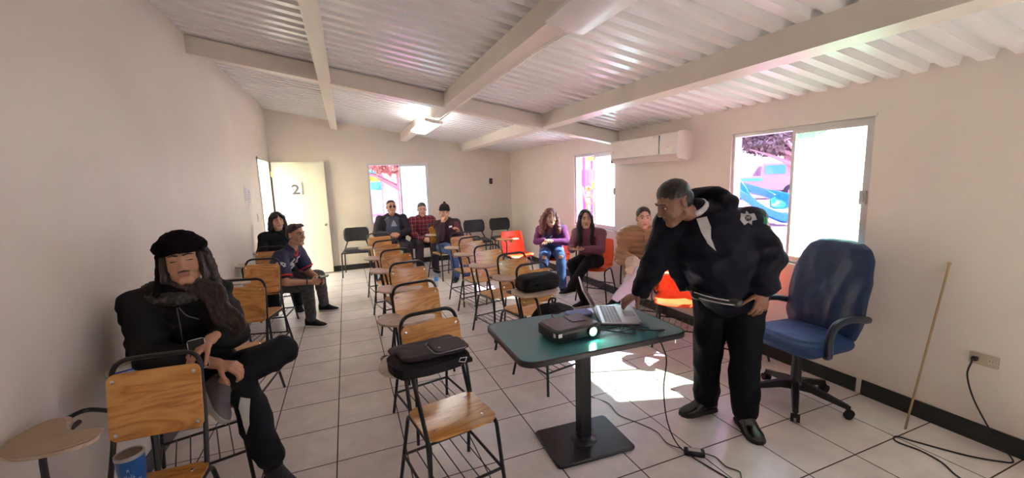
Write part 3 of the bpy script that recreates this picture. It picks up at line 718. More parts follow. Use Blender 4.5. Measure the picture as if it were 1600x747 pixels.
for s in (-1,1):
    mb=MB(); mb.tube(spline([(s*.235,-.06,.435),(s*.275,-.10,.47),(s*.285,-.12,.56),(s*.29,-.09,.655),(s*.29,.0,.685),(s*.285,.12,.68),(s*.27,.22,.655),(s*.25,.29,.64)],6),[.020]*6+[.022]*12+[.026]*18+[.022]*7 if False else .024,10); mb.build('armrest',BLKP if False else mat('navy_plastic',(.018,.028,.05),rough=.42),oc)
mb=MB(); mb.box((0,.0,.425),(.22,.26,.03)); mb.tube(fillet([(0,.1,.42),(0,.30,.42),(0,.33,.60)],.06),.02); mb.build('tilt_mechanism',BLKP,oc)
mb=MB(); mb.tube([(0,0,.30),(0,0,.42)],.014,16); mb.build('gas_lift',CHR,oc)
mb=MB(); mb.lathe([(.002,.10),(.045,.10),(.05,.14),(.034,.17),(.03,.30),(.028,.345),(.002,.345)],n=20); mb.build('column_cover',BLKP,oc)
for k in range(5):
    a=radians(72*k+20); c,s=cos(a),sin(a)
    mb=MB(); pr_=[(.03,.125,.05,.06),(.10,.125,.05,.05),(.22,.095,.042,.035),(.31,.075,.036,.026)]
    R=[]
    for rr,zz,w,h in pr_:
        ctr=V((c*rr,s*rr,zz)); sd=V((-s,c,0)); R.append([ctr-sd*w/2-V((0,0,h/2)),ctr+sd*w/2-V((0,0,h/2)),ctr+sd*w*.35+V((0,0,h/2)),ctr-sd*w*.35+V((0,0,h/2))])
    mb.loft(R); lg=mb.build('base_arm',BLKP,oc)
    mb=MB(); e=V((c*.315,s*.315,.0)); sd=V((-s,c,0)); q=Rz(a)
    for t in (-1,1): mb.tube([e+sd*t*.008+V((0,0,.027)),e+sd*t*.026+V((0,0,.027))],.027,14)
    mb.tube([e+V((0,0,.03)),e+V((0,0,.085))],.008,8); mb.ell(e+V((0,0,.045)),(.02,.02,.02)); mb.build('caster',RUB,lg)

# ------------------------------------------------------------------ wall and ceiling things
AC=mat('warm_white_ac_plastic',(.78,.72,.66),rough=.3)
ac=empty('air_conditioner',(XR,4.02,1.79)); tag(ac,'white split air conditioner mounted high between the two right-hand windows','air conditioner')
y0,y1=-.60,.58
def acprof(y,k=1): return [V((-x*k,y,z)) for x,z in ((0,.02),(.0,.30),(.10,.305),(.180,.30),(.205,.285),(.213,.16),(.208,.075),(.17,.022),(.08,0))]
mb=MB(); mb.loft([acprof(y0,.9),acprof(y0+.02),acprof(y1-.02),acprof(y1,.9)]); mb.build('casing',AC,ac)
mb=MB(); mb.loft([[V((-x,y,z)) for x,z in ((.160,.012),(.203,.062),(.214,.066),(.17,.006))] for y in (y0+.06,y1-.05)]); mb.build('louver',mat('pale_louver',(.7,.64,.58),rough=.4),ac)
mb=MB(); mb.box((-.209,-.335,.18),(.012,.014,.20)); mb.build('display_strip',mat('dark_green_strip',(.03,.09,.08),rough=.2),ac,False)
mb=MB(); mb.loft([[V((-x,y,z)) for x,z in ((.10,.308),(.184,.304),(.2095,.288),(.2185,.16),(.214,.07),(.10,.075))] for y in (-.605,-.345)]); cv=mb.build('end_cover',AC,ac)
mb=MB()
for k in range(4): mb.box((-.215,-.56,.085+.012*k),(.006,.05,.004))
mb.build('vent_slots',GREY,cv,False)
mb=MB(); mb.box((-.2195,-.47,.15),(.003,.014,.014)); mb.build('button',GREY,cv,False)
mb=MB(); mb.box((-.16,y1+.001,.06),(.06,.008,.07)); mb.build('side_cap',BLKP,ac,False)
My=frame((0,-1,0),(0,0,1),(-1,0,0))
text('MIRAGE',.022,'lettering',GREY,T(-.2085,-.27,.270)@My@Rx(radians(-3)),ac)
mb=MB(); mb.lathe([(.001,0),(.010,0),(.010,.002),(.001,.002)],M=Ry(radians(-90)),c=(-.212,.50,.16),n=12); mb.build('sticker_dot',mat('orange_dot',(.8,.35,.15),rough=.5),ac)

SKY1=mat('white_diffuser',(.83,.80,.80),rough=.35)
def fixture(y0,y1,x,lab,lit=None):
    zb=roof_z(x)-.15
    f=empty('ceiling_light',(x,(y0+y1)/2,zb-.012)); L_=(y1-y0)/2
    sl=-.1725
    def prof(y,k=1): return [V((px_*k,y,pz*k+px_*sl*.0)) for px_,pz in ((-.105,-.0),(-.118,-.012),(-.118,-.030),(-.100,-.042),(0,-.050),(.100,-.042),(.118,-.030),(.118,-.012),(.105,.0))]
    mb=MB(); mb.loft([prof(-L_+.012),prof(L_-.012)]); d=mb.build('diffuser',lit or SKY1,f)
    for s in (-1,1):
        mb=MB(); mb.loft([[q*1.0 for q in prof(s*(L_-.014))],[V((q.x*1.03,q.y,q.z*1.05)) for q in prof(s*L_)]]); mb.build('end_cap',WHT,f)
    mb=MB(); mb.box((0,0,.012),(.10,2*L_-.05,.028)); mb.build('housing',WHT,f,False)
    f.rotation_euler=(0,math.atan(.1725),0)
    return tag(f,lab,'ceiling light','fluorescent fixtures under the middle purlin')
LITM=mat('glowing_diffuser',(.85,.84,.82),rough=.4,emit=(1,.98,.92),estr=LAMP_E)
fixture(.80,2.04,1.15,'white fluorescent fixture under the middle roof beam nearest the camera')
fixture(5.55,6.75,1.15,'small-looking bright fluorescent fixture under the middle roof beam near the back wall',LITM)
mb=MB(); zc=roof_z(1.205)-.15
mb.tube([(1.205,2.05,zc-.02),(1.21,2.6,zc+.004),(1.21,3.6,zc+.002),(1.21,4.6,zc-.006),(1.205,5.5,zc-.02)],.006,6); mb.tube([(1.205,2.05,zc-.035),(1.215,2.4,zc-.012),(1.213,3.4,zc-.012),(1.213,4.8,zc-.014),(1.205,5.5,zc-.03)],.005,6)
tag(mb.build('lighting_cable',WHT),'cream cable clipped along the middle roof beam between the two light fixtures','cable')

ot=empty('wall_outlet',(XR-.004,1.14,.506)); tag(ot,'beige double wall outlet with a black plug, low on the right-hand wall','outlet')
mb=MB(); mb.prism(rrect(.125,.072,.006,3),0,.006,bev=.0015,M=frame((0,1,0),(0,0,1),(-1,0,0))@T(0,0,-.003)); mb.build('cover_plate',mat('beige_plate',(.50,.43,.32),rough=.4),ot)
for dy in (-.032,.032):
    mb=MB(); mb.prism(rrect(.034,.028,.008,3),0,.002,M=frame((0,1,0),(0,0,1),(-1,0,0),(-.003,dy,0))); s_=mb.build('socket',mat('tan_socket',(.56,.49,.38),rough=.4),ot)
    mb=MB()
    for t in (-.006,.006): mb.box((-.0058,dy+t,.003),(.001,.002,.008))
    mb.build('slot',RUB,s_,False)
cable('wall_power_cord',[(XR-.012,1.172,.506),(XR-.045,1.172,.506),(XR-.055,1.172,.49),(XR-.035,1.19,.40),(XR-.03,1.16,.28),(XR-.03,1.10,.16),(XR-.04,1.03,.06),(3.33,.95,.006),(3.26,.98,.006),(3.18,1.06,.006),(3.12,1.16,.006),(3.06,1.27,.006),(3.02,1.33,.012),(2.98,1.325,.007),(2.97,1.29,.006),(2.99,1.20,.006),(2.97,1.10,.006),(2.9,1.0,.006),(2.88,.85,.006)],'black power cord from the wall outlet looping across the floor',r=.0045)
mb=MB(); mb.box((XR-.022,1.172,.506),(.03,.022,.022)); tag(mb.build('power_plug',BLKP,None,False),'black plug pushed into the beige wall outlet','plug')
mb=MB(); mb.tube([(3.17,1.36,.003),(XR-.012,1.335,1.05)],.0065,8); mb.ell((XR-.012,1.335,1.052),(.010,.010,.008)); tag(mb.build('wooden_stick',mat('tan_stick',(.40,.27,.15),rough=.6,var=.1)),'long thin wooden stick leaning on the right-hand wall','stick')

bx_=empty('switch_box',(2.945,YB,1.63)); tag(bx_,'open dark switch box hole with wires in the back wall','switch box')
mb=MB()
for s in (-1,1): mb.box((s*.033,-.004,0),(.006,.012,.12)); mb.box((0,-.004,s*.057),(.07,.012,.006))
mb.build('box_rim',mat('rusty_rim',(.16,.10,.07),rough=.6),bx_,False)
mb=MB(); mb.box((0,-.001,0),(.062,.004,.11)); mb.build('box_recess',RUB,bx_,False)
mb=MB(); mb.tube(spline([(-.01,-.004,.03),(.01,-.014,.01),(-.012,-.014,-.015),(.008,-.006,-.03)],4),.003,6); mb.build('wire',mat('tan_wire',(.45,.25,.15),rough=.5),bx_)

for k,(yy,zz,w,h,lab_) in enumerate(((6.40,1.57,.17,.21,'left white printed sheet taped to the left wall by the doorway'),(6.62,1.52,.16,.24,'right white printed sheet taped to the left wall by the doorway'))):
    nt_=empty('notice_sheet',(XL+.001,yy,zz)); tag(nt_,lab_,'paper','printed sheets on the left wall')
    mb=MB(); mb.box((.0006,0,0),(.0012,w,h)); mb.build('sheet',mat('off_white_sheet',(.70,.69,.70),rough=.8),nt_,False)
    mb=MB()
    for j in range(7): mb.box((.0016,RND.uniform(-.01,.01),h/2-.03-.024*j),(.0006,w*RND.uniform(.5,.75),.006))
    q=mb.build('print',mat('purple_grey_print',(.36,.34,.45),rough=.8),nt_,False); q['kind']='stuff'
sw=empty('light_switch',(XL,7.02,1.22)); tag(sw,'cream light switch on the left wall beside the doorway','switch')
mb=MB(); mb.prism(rrect(.07,.115,.006,3),0,.006,bev=.0015,M=frame((0,1,0),(0,0,1),(1,0,0))); mb.build('cover_plate',mat('ivory_plate',(.66,.63,.56),rough=.4),sw)
mb=MB(); mb.box((.009,0,0),(.008,.016,.03)); mb.build('toggle',WHT,sw,False)
# ------------------------------------------------------------------ people
from mathutils.bvhtree import BVHTree
SK_A=mat('tan_skin',(.50,.27,.17),rough=.5,spec=.4,var=.05,vscale=20)
SK_B=mat('brown_skin',(.26,.125,.075),rough=.45,spec=.45,var=.06,vscale=20)
SK_C=mat('fair_skin',(.64,.38,.28),rough=.5,spec=.4,var=.04,vscale=20)
def hair_mat(n,c): return mat(n,c,rough=.45,spec=.5,bump=.5,bscale=70,stretch=(1,1,.12),var=.25,vscale=40)
HB=hair_mat('black_hair',(.012,.010,.010)); HD=hair_mat('dark_brown_hair',(.035,.022,.018)); HR=hair_mat('reddish_brown_hair',(.17,.05,.04))
EYW=mat('eye_white',(.75,.72,.70),rough=.3); IRI=mat('dark_iris',(.02,.012,.01),rough=.2); LIP=mat('lip_skin',(.42,.17,.14),rough=.45); LIPD=mat('dark_lip_skin',(.22,.09,.07),rough=.45)
def unit(v): return V(v).normalized()
def head_frame(c,face,s=1.0,tilt=0):
    f=unit(face); r=f.cross(V((0,0,1))).normalized(); u=r.cross(f)
    if tilt:
        q=Matrix.Rotation(tilt,3,f); r=q@r; u=q@u
    M=frame(r,f,u,c); return M@Matrix.Scale(s,4)
def lcap(mb,M,a,b,r1,r2=None,flat=1,side=None,n=12):
    sc_=M.to_scale()[0]; mb.cap(M@V(a),M@V(b),r1*sc_,(r1 if r2 is None else r2)*sc_,n,flat,None if side is None else M.to_3x3()@V(side))
def lell(mb,M,c,r,rot=None):
    R=M.to_3x3().to_4x4()
    if rot is not None: R=R@rot
    mb.ell(M@V(c),r,R,18,12)
def add_head(mb,M,fat=1.0):
    lell(mb,M,(0,-.012,.035),(.076*fat,.094,.088))
    lell(mb,M,(0,.018,-.01),(.067*fat,.074,.090))
    lell(mb,M,(0,.030,-.058),(.052*fat,.058,.052))
    lcap(mb,M,(-.012*fat,.070,-.096),(.012*fat,.070,-.096),.021*fat)
    for s in (-1,1):
        lell(mb,M,(s*.036*fat,.060,-.028),(.027*fat,.026,.030))
        lcap(mb,M,(s*.058*fat,.0,-.062),(s*.018,.058,-.098),.018*fat)
        lell(mb,M,(s*.078*fat,-.012,-.004),(.009,.019,.031),Rz(-s*.35))
        lcap(mb,M,(s*.012,.084,.033),(s*.046,.070,.032),.0095,.008)
        lell(mb,M,(s*.0125,.098,-.027),(.009,.010,.008))
    lcap(mb,M,(0,.088,.025),(0,.108,-.018),.008,.0115); lell(mb,M,(0,.106,-.024),(.011,.011,.009))
    lcap(mb,M,(-.018,.083,-.054),(.018,.083,-.054),.0085); lcap(mb,M,(-.015,.081,-.066),(.015,.081,-.066),.0085)
def add_face(M,body,lip=LIP,brow=HB,open_=True,fat=1.0):
    for s in (-1,1):
        if open_:
            mb=MB(); lell(mb,M,(s*.030,.0775,.010),(.0120,.0080,.0060)); e=mb.build('eye',EYW,body,True)
            mb=MB(); lell(mb,M,(s*.030,.0835,.010),(.0060,.0042,.0058)); mb.build('iris',IRI,e,True)
        mb=MB(); lcap(mb,M,(s*.016,.0845,.0185 if open_ else .009),(s*.044,.0745,.0165 if open_ else .008),.0024); mb.build('eyelash_line',IRI,body,True)
        mb=MB(); lcap(mb,M,(s*.013,.0925,.036),(s*.034,.0875,.041),.0042,.0038); lcap(mb,M,(s*.034,.0875,.041),(s*.052,.0755,.035),.0038,.002); mb.build('eyebrow',brow,body,True)
    mb=MB(); lcap(mb,M,(-.021,.0865,-.0545),(0,.0925,-.0525),.0035,.005); lcap(mb,M,(.021,.0865,-.0545),(0,.0925,-.0525),.0035,.005)
    lcap(mb,M,(-.018,.0860,-.0645),(.018,.0860,-.0645),.0052,.0052); mb.build('lips',lip,body,True)
def hand(mb,w,fwd,palm,thumb,curl=.5,s=1.0,spread=.10,curls=None):
    """w wrist, fwd towards the fingertips, palm = direction the palm faces, thumb = side of the thumb"""
    f=unit(fwd); p=V(palm); p=(p-f*p.dot(f)).normalized(); t=V(thumb); t=(t-f*t.dot(f)-p*t.dot(p)).normalized(); w=V(w)
    kn=w+f*.088*s
    mb.cap(w-f*.03*s,w+f*.01*s,.025*s,.026*s,flat=.8,side=t)
    mb.cap(w+f*.022*s,w+f*.066*s,.031*s,.037*s,flat=.42,side=t,n=16)
    mb.cap(w+f*.025*s+t*.022*s+p*.006*s,w+f*.05*s+t*.026*s+p*.008*s,.015*s,.012*s)
    L=((.036,.023,.019),(.039,.025,.020),(.037,.023,.019),(.029,.018,.016))
    for k in range(4):
        o=(1.5-k)*.0205*s; b=kn+t*o-f*abs(1.2-k)*.005*s-f*.012*s; sp=(1.5-k)*spread
        d=(f+t*sp).normalized(); c=curls[k] if curls else curl*(1+.10*k); a=c*.55
        r=.0102*s if k<3 else .0088*s
        for j in range(3):
            q=(d*cos(a)+p*sin(a)); e=b+q*L[k][j]*s*(1.15 if j==0 else 1)
            mb.cap(b,e,r*(1-.08*j),r*(.93-.08*j),n=10); b=e; a+=c*.85
    b=w+f*.030*s+t*.030*s+p*.004*s; d=(f*.62+t*.72+p*.25).normalized()
    for L_,r,tw in ((.034,.0125,.0),(.030,.0105,.35),(.024,.0092,.3)):
        d=(d+(p*.5+f*.5)*tw*(.4+curl)).normalized(); e=b+d*L_*s; mb.cap(b,e,r*s,r*.92*s,n=10); b=e
class P: pass
def torso(mb,J,inf=0,w=(.155,.15,.165),d=.66,shr=.062,neck=True,bottom=True):
    sd=(V(J['shL'])-V(J['shR'])).normalized(); hd=(V(J['hipL'])-V(J['hipR'])).normalized()
    pv,be,ch=V(J['pelvis']),V(J['belly']),V(J['chest']); nk=V(J['neck']); m=(V(J['shL'])+V(J['shR']))/2
    if bottom: mb.cap(pv,be,w[0]+inf,w[1]+inf,20,d,hd)
    mb.cap(be,ch,w[1]+inf,w[2]+inf,20,d,sd+hd)
    mb.cap(ch,m*.75+ch*.25,w[2]+inf,w[2]*.92+inf,20,d*.95,sd)
    for k in ('shL','shR'):
        s=V(J[k]); mb.cap(s,m*.85+s*.15,shr+inf,(shr*1.1+inf),16,.95,sd)
        mb.cap(s*.55+m*.45+V((0,0,.01)),nk,(shr*.75+inf),(.055+inf*.6),14)
def arm(mb,a,b,c,r=(.052,.043,.035,.027),inf=0,t1=1.0,start=0):
    a,b,c=V(a),V(b),V(c); mb.cap(a,b,r[0]+inf,r[1]+inf)
    if t1>0: e=b+(c-b)*t1; mb.cap(b,e,r[1]+inf,r[2]+(r[3]-r[2])*t1+inf)
def leg(mb,a,b,c,r=(.085,.058,.052,.038),inf=0,t1=1.0):
    a,b,c=V(a),V(b),V(c); mb.cap(a,b,r[0]+inf,r[1]+inf,16); e=b+(c-b)*t1
    k=b+(c-b)*.32; bk=(b-a).normalized()
    mb.cap(b,k,r[1]*.95+inf,r[2]+.004+inf,16); mb.cap(k,e,r[2]+.004+inf,r[3]+inf,16)
def foot(mb,an,toe,inf=0,s=1.0):
    an,toe=V(an),V(toe); f=(toe-an); heel=an-V((f.x,f.y,0)).normalized()*.045*s+V((0,0,-.045)); 
    sd=f.cross(V((0,0,1))).normalized()
    mb.cap(heel,toe-(toe-heel).normalized()*.045-V((0,0,.010)),.032*s+inf,.032*s+inf,14,.72,sd); mb.cap(an,toe*.3+heel*.7,.036*s+inf,.030*s+inf); mb.cap(an,heel,.036*s+inf,.03*s+inf)
def shoe(name,an,toe,m,parent,sole=None,s=1.0,up=(0,0,1),noflat=False):
    """upper + sole, following the foot's direction"""
    an,toe=V(an),V(toe); u=V(up).normalized(); f=(toe-an); f=(f-u*f.dot(u)).normalized(); sd=f.cross(u).normalized()
    M=frame(sd,f,u,an)@Matrix.Scale(s,4)   # x side, y forward, z up; ground .09 below the ankle
    mb=MB(); R=[]
    for y,w,z0,z1 in ((-.075,.018,-.082,-.03),(-.068,.030,-.086,.022),(-.045,.037,-.086,.034),(0,.040,-.086,.040),(.040,.042,-.086,.008),(.09,.047,-.086,-.030),(.135,.048,-.086,-.046),(.165,.038,-.086,-.056),(.182,.018,-.084,-.066)):
        R.append([M@V((w*cos(a),y,(z0+z1)/2+(z1-z0)/2*math.copysign(abs(sin(a))**.75,sin(a)))) for a in [2*pi*k/20 for k in range(20)]])
    mb.loft(R); o=mb.remesh(name,m,parent,.005,3)
    mb=MB(); ol=[(w*1.0,y) for y,w in ((-.076,.016),(-.066,.034),(-.03,.041),(.03,.041),(.09,.050),(.135,.051),(.168,.040),(.188,.016))]
    ol=ol+[(-x,y) for x,y in reversed(ol)]; mb.prism(ol,-.094,-.070,M=M,bev=.004); mb.build('sole',sole or RUB,o)
    return o
def bvh(o):
    me=o.data; return BVHTree.FromPolygons([v.co for v in me.vertices],[p.vertices[:] for p in me.polygons])
def drape(o,tree,d,off=.003):
    """lay the mesh of o on the surface found along direction d"""
    d=unit(d)
    for v in o.data.vertices:
        h=tree.ray_cast(v.co-d*.35,d,.7)
        if h[0] is not None: v.co=h[0]-d*off
    o.data.update(); return o
def patch(name,outline,M,m,parent,tree,off=.003,n=3,th=.0015):
    """flat outline (local xy of M, facing +z) draped along -z"""
    pts=[V((x,y,0)) for x,y in outline]; bm=bmesh.new(); f=bm.faces.new([bm.verts.new(M@p) for p in pts])
    bmesh.ops.triangulate(bm,faces=[f])
    for _ in range(n): bmesh.ops.subdivide_edges(bm,edges=bm.edges[:],cuts=1,use_grid_fill=True)
    bmesh.ops.triangulate(bm,faces=bm.faces[:])
    me=bpy.data.meshes.new(name); bm.to_mesh(me); bm.free(); me.materials.append(m)
    o=link(bpy.data.objects.new(name,me),parent); drape(o,tree,-(M.to_3x3()@V((0,0,1))),off)
    md=o.modifiers.new('t','SOLIDIFY'); md.thickness=th; md.offset=0
    return o
def start(label,J,skin,M,fat=1.0,voxel=.0065,arms=(.050,.042,.034,.025),legr=(.082,.056,.050,.036),hands=(),bare_arm=True,**k):
    mb=MB(); add_head(mb,M,fat); nk=V(J['neck']); hc=V(M.translation); up=(M.to_3x3()@V((0,0,1))).normalized(); fw=(M.to_3x3()@V((0,1,0))).normalized()
    mb.cap(nk-V((0,0,.03)),hc-up*.055-fw*.018,.056*fat,.052*fat,16)
    torso(mb,J,-.014,**k)
    for s in 'LR':
        arm(mb,J['sh'+s],J['el'+s],J['wr'+s],arms); leg(mb,J['hip'+s],J['kn'+s],J['an'+s],legr); foot(mb,J['an'+s],J['to'+s],-.017)
    for h in hands: hand(mb,**h)
    o=mb.remesh('person',skin,None,voxel,2); tag(o,label,'person'); return o
def sitter(x,y,a=0,z=0,s=1.0,over=None,lean=0,base=.455):
    """standard sitting skeleton facing -y turned by a degrees; over = local overrides before placing"""
    J=dict(pelvis=(0,.02,.56),belly=(0,.015,.70),chest=(0,.025,.88),neck=(0,.01,1.06),head=(0,-.03,1.20),
      shL=(.175,.02,.985),shR=(-.175,.02,.985),elL=(.235,-.05,.73),elR=(-.235,-.05,.73),wrL=(.09,-.27,.66),wrR=(-.09,-.27,.66),
      hipL=(.09,.0,.545),hipR=(-.09,.0,.545),knL=(.14,-.40,.535),knR=(-.14,-.40,.535),anL=(.14,-.38,.09),anR=(-.14,-.38,.09),toL=(.15,-.52,.035),toR=(-.15,-.52,.035))
    if lean:
        for k in ('belly','chest','neck','head','shL','shR'):
            p=V(J[k])-V((0,.02,.56)); p=Matrix.Rotation(lean,3,'X')@p; J[k]=tuple(p+V((0,.02,.56)))
    if over: J.update(over)
    R=Rz(radians(a)); return {k:T(x,y,0)@R@(V(v) if k[:2] in('an','to') else V((v[0]*s,v[1]*s,v[2] if v[2]<.56 else .56+(v[2]-.56)*s))) for k,v in J.items()}
def recenter(o):
    """move a top-level mesh's origin to its base centre, children too"""
    cs=[v.co for v in o.data.vertices]
    if not cs: return
    c=V(((min(v.x for v in cs)+max(v.x for v in cs))/2,(min(v.y for v in cs)+max(v.y for v in cs))/2,min(v.z for v in cs)))
    seen=set()
    def go(q):
        if q.type=='MESH' and q.data.name not in seen: seen.add(q.data.name); q.data.transform(T(-c))
        for ch in q.children: go(ch)
    go(o); o.location=c
def phone(label,c,up,face,case):
    u=unit(up); f=V(face); f=(f-u*f.dot(u)).normalized(); r=u.cross(f)
    p=empty('phone',c); p.matrix_world=frame(r,u,f,c); tag(p,label,'phone')
    mb=MB(); mb.prism(rrect(.072,.150,.012,4),-.004,.004,bev=.0015); mb.build('phone_body',case,p)
    mb=MB(); mb.box((0,0,.0042),(.066,.142,.0006)); mb.build('screen',SCR,p,False)
    return p
def fabric(n,c,**k): return mat(n,c,rough=k.pop('rough',.85),spec=k.pop('spec',.25),sheen=k.pop('sheen',.0),bump=k.pop('bump',.25),bscale=k.pop('bscale',240),**k)
BLKF=fabric('black_fleece',(.012,.012,.013)); BLKT=fabric('black_tracksuit',(.010,.011,.015),rough=.7,spec=.15)

# ================= man in the fur trapper hat, foreground left
J=dict(pelvis=(-.90,2.81,.565),belly=(-.91,2.80,.73),chest=(-.90,2.78,.93),neck=(-.865,2.73,1.11),head=(-.825,2.65,1.28),
 shR=(-1.04,2.74,1.06),shL=(-.745,2.72,1.06),elR=(-.985,2.54,.835),wrR=(-.675,2.42,.775),elL=(-.645,2.62,.865),wrL=(-.70,2.46,.895),
 hipR=(-.97,2.79,.555),hipL=(-.82,2.79,.565),knR=(-.62,2.56,.575),anR=(-.50,2.50,.10),toR=(-.40,2.37,.035),
 knL=(-.43,2.68,.695),anL=(-.665,2.46,.655),toL=(-.70,2.365,.535))
M=head_frame(J['head'],(.22,-1,.06),1.02,radians(4))
o=start('man in a black fur trapper hat and black hoodie slouching, legs crossed',J,SK_A,M,1.02,.005,arms=(.056,.048,.040,.028),
 hands=(dict(w=J['wrR'],fwd=(.95,-.25,-.25),palm=(-.1,.2,-1),thumb=(.3,-.9,.1),curl=.85,s=1.05,spread=.04),
        dict(w=J['wrL'],fwd=(-.75,-.45,-.45),palm=(.1,.35,-.9),thumb=(.5,-.9,-.1),curl=.5,s=1.05)))
add_face(M,o,open_=False,brow=HB)
mb=MB(); lcap(mb,M,(-.024,.083,-.047),(0,.0925,-.043),.002,.0032); lcap(mb,M,(.024,.083,-.047),(0,.0925,-.043),.002,.0032); mb.build('moustache',HB,o,True)
mb=MB(); lcap(mb,M,(-.045,.045,-.100),(.0,.078,-.112),.008,.011); lcap(mb,M,(.045,.045,-.100),(.0,.078,-.112),.008,.011); mb.build('beard',HD,o,True)
mb=MB(); torso(mb,J,.035,w=(.165,.165,.17),shr=.075)
for s in 'LR': mb.cap(J['sh'+s],J['el'+s],.098,.080); 
e=V(J['elR']); w_=V(J['wrR']); mb.cap(e,e+(w_-e)*.62,.080,.062); e=V(J['elL']); w_=V(J['wrL']); mb.cap(e,e+(w_-e)*.62,.074,.056)
mb.cap(V(J['shR'])+V((-.03,.03,-.06)),(-1.03,2.78,.72),.10,.13); mb.cap((-.89,2.81,.60),(-.89,2.79,.74),.20,.20,20,.75,(1,0,0))
jk=mb.remesh('hoodie',BLKF,o,.008,5,(.017,(5,5,9)))
FUR=mat('grey_fur',(.075,.07,.07),rough=.95,spec=.1,var=.5,vscale=45,bump=.35,bscale=160); FURB=mat('black_fur',(.008,.006,.007),rough=.95,spec=.08,bump=.3,bscale=140)
mb=MB(); R=[(-.15,.0,.025),(-.14,-.06,.03),(-.085,-.125,.033),(-.01,-.150,.03),(.06,-.135,.033),(.115,-.08,.03),(.135,-.0,.025)]
nk=V(J['neck']); cc=[nk+V((x,y+.03,+.025-abs(y)*.30)) for x,y,_ in R]
for a_,b_ in zip(cc,cc[1:]): mb.cap(a_,b_,.038,.038,12,.8)
mb.remesh('fur_collar',FUR,jk,.007,2,(.010,(28,28,28)))
mb=MB(); mb.tube(spline([nk+V((.015,-.150,-.06)),nk+V((.05,-.175,-.10)),nk+V((.10,-.17,-.13))],5),.0035,6); mb.tube(spline([nk+V((.005,-.150,-.06)),nk+V((.02,-.185,-.15)),nk+V((.025,-.20,-.24))],5),.0025,6); mb.build('drawstring',mat('dark_cord',(.07,.07,.07),rough=.8),jk)
# hat
mb=MB(); lell(mb,M,(0,-.012,.085),(.095,.108,.078)); 
pts=[M@V((.080*sin(a),-.010+.088*cos(a),.078+.010*cos(a))) for a in [2*pi*k/16 for k in range(16)]]
for i in range(16): mb.cap(pts[i],pts[(i+1)%16],.038,.038,10,1.0)
hat=mb.remesh('trapper_hat',FURB,o,.006,4,(.005,(22,22,22)))
mb=MB()
lcap(mb,M,(-.095,-.01,.04),(-.115,.0,-.06),.040,.038,.55,(0,1,0)); lcap(mb,M,(-.115,.0,-.06),(-.125,.01,-.155),.038,.030,.55,(0,1,0))
mb.remesh('ear_flap',FUR,hat,.006,3,(.006,(30,30,30)))
mb=MB(); lcap(mb,M,(.090,-.02,.04),(.105,-.01,-.06),.036,.034,.5,(0,1,0)); lcap(mb,M,(.105,-.01,-.06),(.135,.0,-.15),.034,.026,.5,(0,1,0)); mb.remesh('ear_flap',FURB,hat,.006,3,(.006,(30,30,30)))
mb=MB(); 
lcap(mb,M,(-.072,.035,.03),(-.082,.03,-.09),.022,.026,.7,(0,1,0)); lcap(mb,M,(-.082,.03,-.09),(-.075,.035,-.15),.026,.016,.6)
lcap(mb,M,(.076,.02,.03),(.088,.02,-.08),.020,.026,.7,(0,1,0))
h0=M@V((.095,.0,-.06)); 
for k in range(11):
    t=(k-5)/5; off=V((.030*t,.012*(k%2),.030*t)); wv=.010*sin(k*2.1)
    mb.tube(spline([h0+V((.012*t,0,.0)),V((-.715+wv,2.605,1.11))+off,V((-.665-wv,2.555,1.01))+off*1.25,V((-.61+wv,2.515,.945))+off*1.15,V((-.565,2.50,.90))+off*.7],6),[.015]*6+[.013]*6+[.011]*6+[.008]*6+[.003],8)
lcap(mb,M,(0,-.07,.0),(0,-.085,-.14),.07,.075,.6)
mb.remesh('long_hair',HD,o,.006,2,(.005,(60,60,8)))
# trousers
mb=MB(); 
leg(mb,J['hipR'],J['knR'],J['anR'],(.105,.082,.078,.070),.0,.90); leg(mb,J['hipL'],J['knL'],J['anL'],(.105,.086,.080,.066),0,.80); mb.cap((-.97,2.80,.56),(-.83,2.80,.57),.115,.115)
tr=mb.remesh('track_trousers',BLKT,o,.008,5,(.014,(7,7,6)))
tt=bvh(tr)
Wst=mat('white_stripe',(.62,.62,.60),rough=.7)
Ms=frame(unit((.9,-.25,0)),(0,0,1),unit((-.25,-.9,.0)),V((-.60,2.44,.44)))
patch('stripe',[(-.008,-.10),(.018,-.04),(.022,.09),(-.018,.11),(-.032,.05),(-.012,-.02)],Ms,Wst,tr,tt,.004)
DSH=mat('black_knit_shoe',(.03,.028,.03),rough=.8,var=.6,vscale=90); GSH=mat('grey_knit_shoe',(.105,.095,.10),rough=.8,bump=.4,bscale=200)
mb=MB(); mb.cap(V(J['anR'])+V((-.022,.008,.10)),V(J['anR'])+V((0,0,.0)),.046,.045); mb.build('sock',BLKF,o,True)
shoe('shoe',J['anR'],J['toR'],DSH,o,RUB,1.0)
shoe('shoe',V(J['anL'])+V((-.005,0,-.01)),J['toL'],GSH,o,mat('pale_grey_sole',(.33,.32,.31),rough=.6),1.02,up=(.62,.10,.50))
recenter(o)
phone('pale-edged phone in the left hand of the trapper hat man',(-.745,2.41,.845),(-.15,.35,.9),(.2,-1,.35),mat('pale_card_case',(.60,.60,.66),rough=.5)).rotation_euler

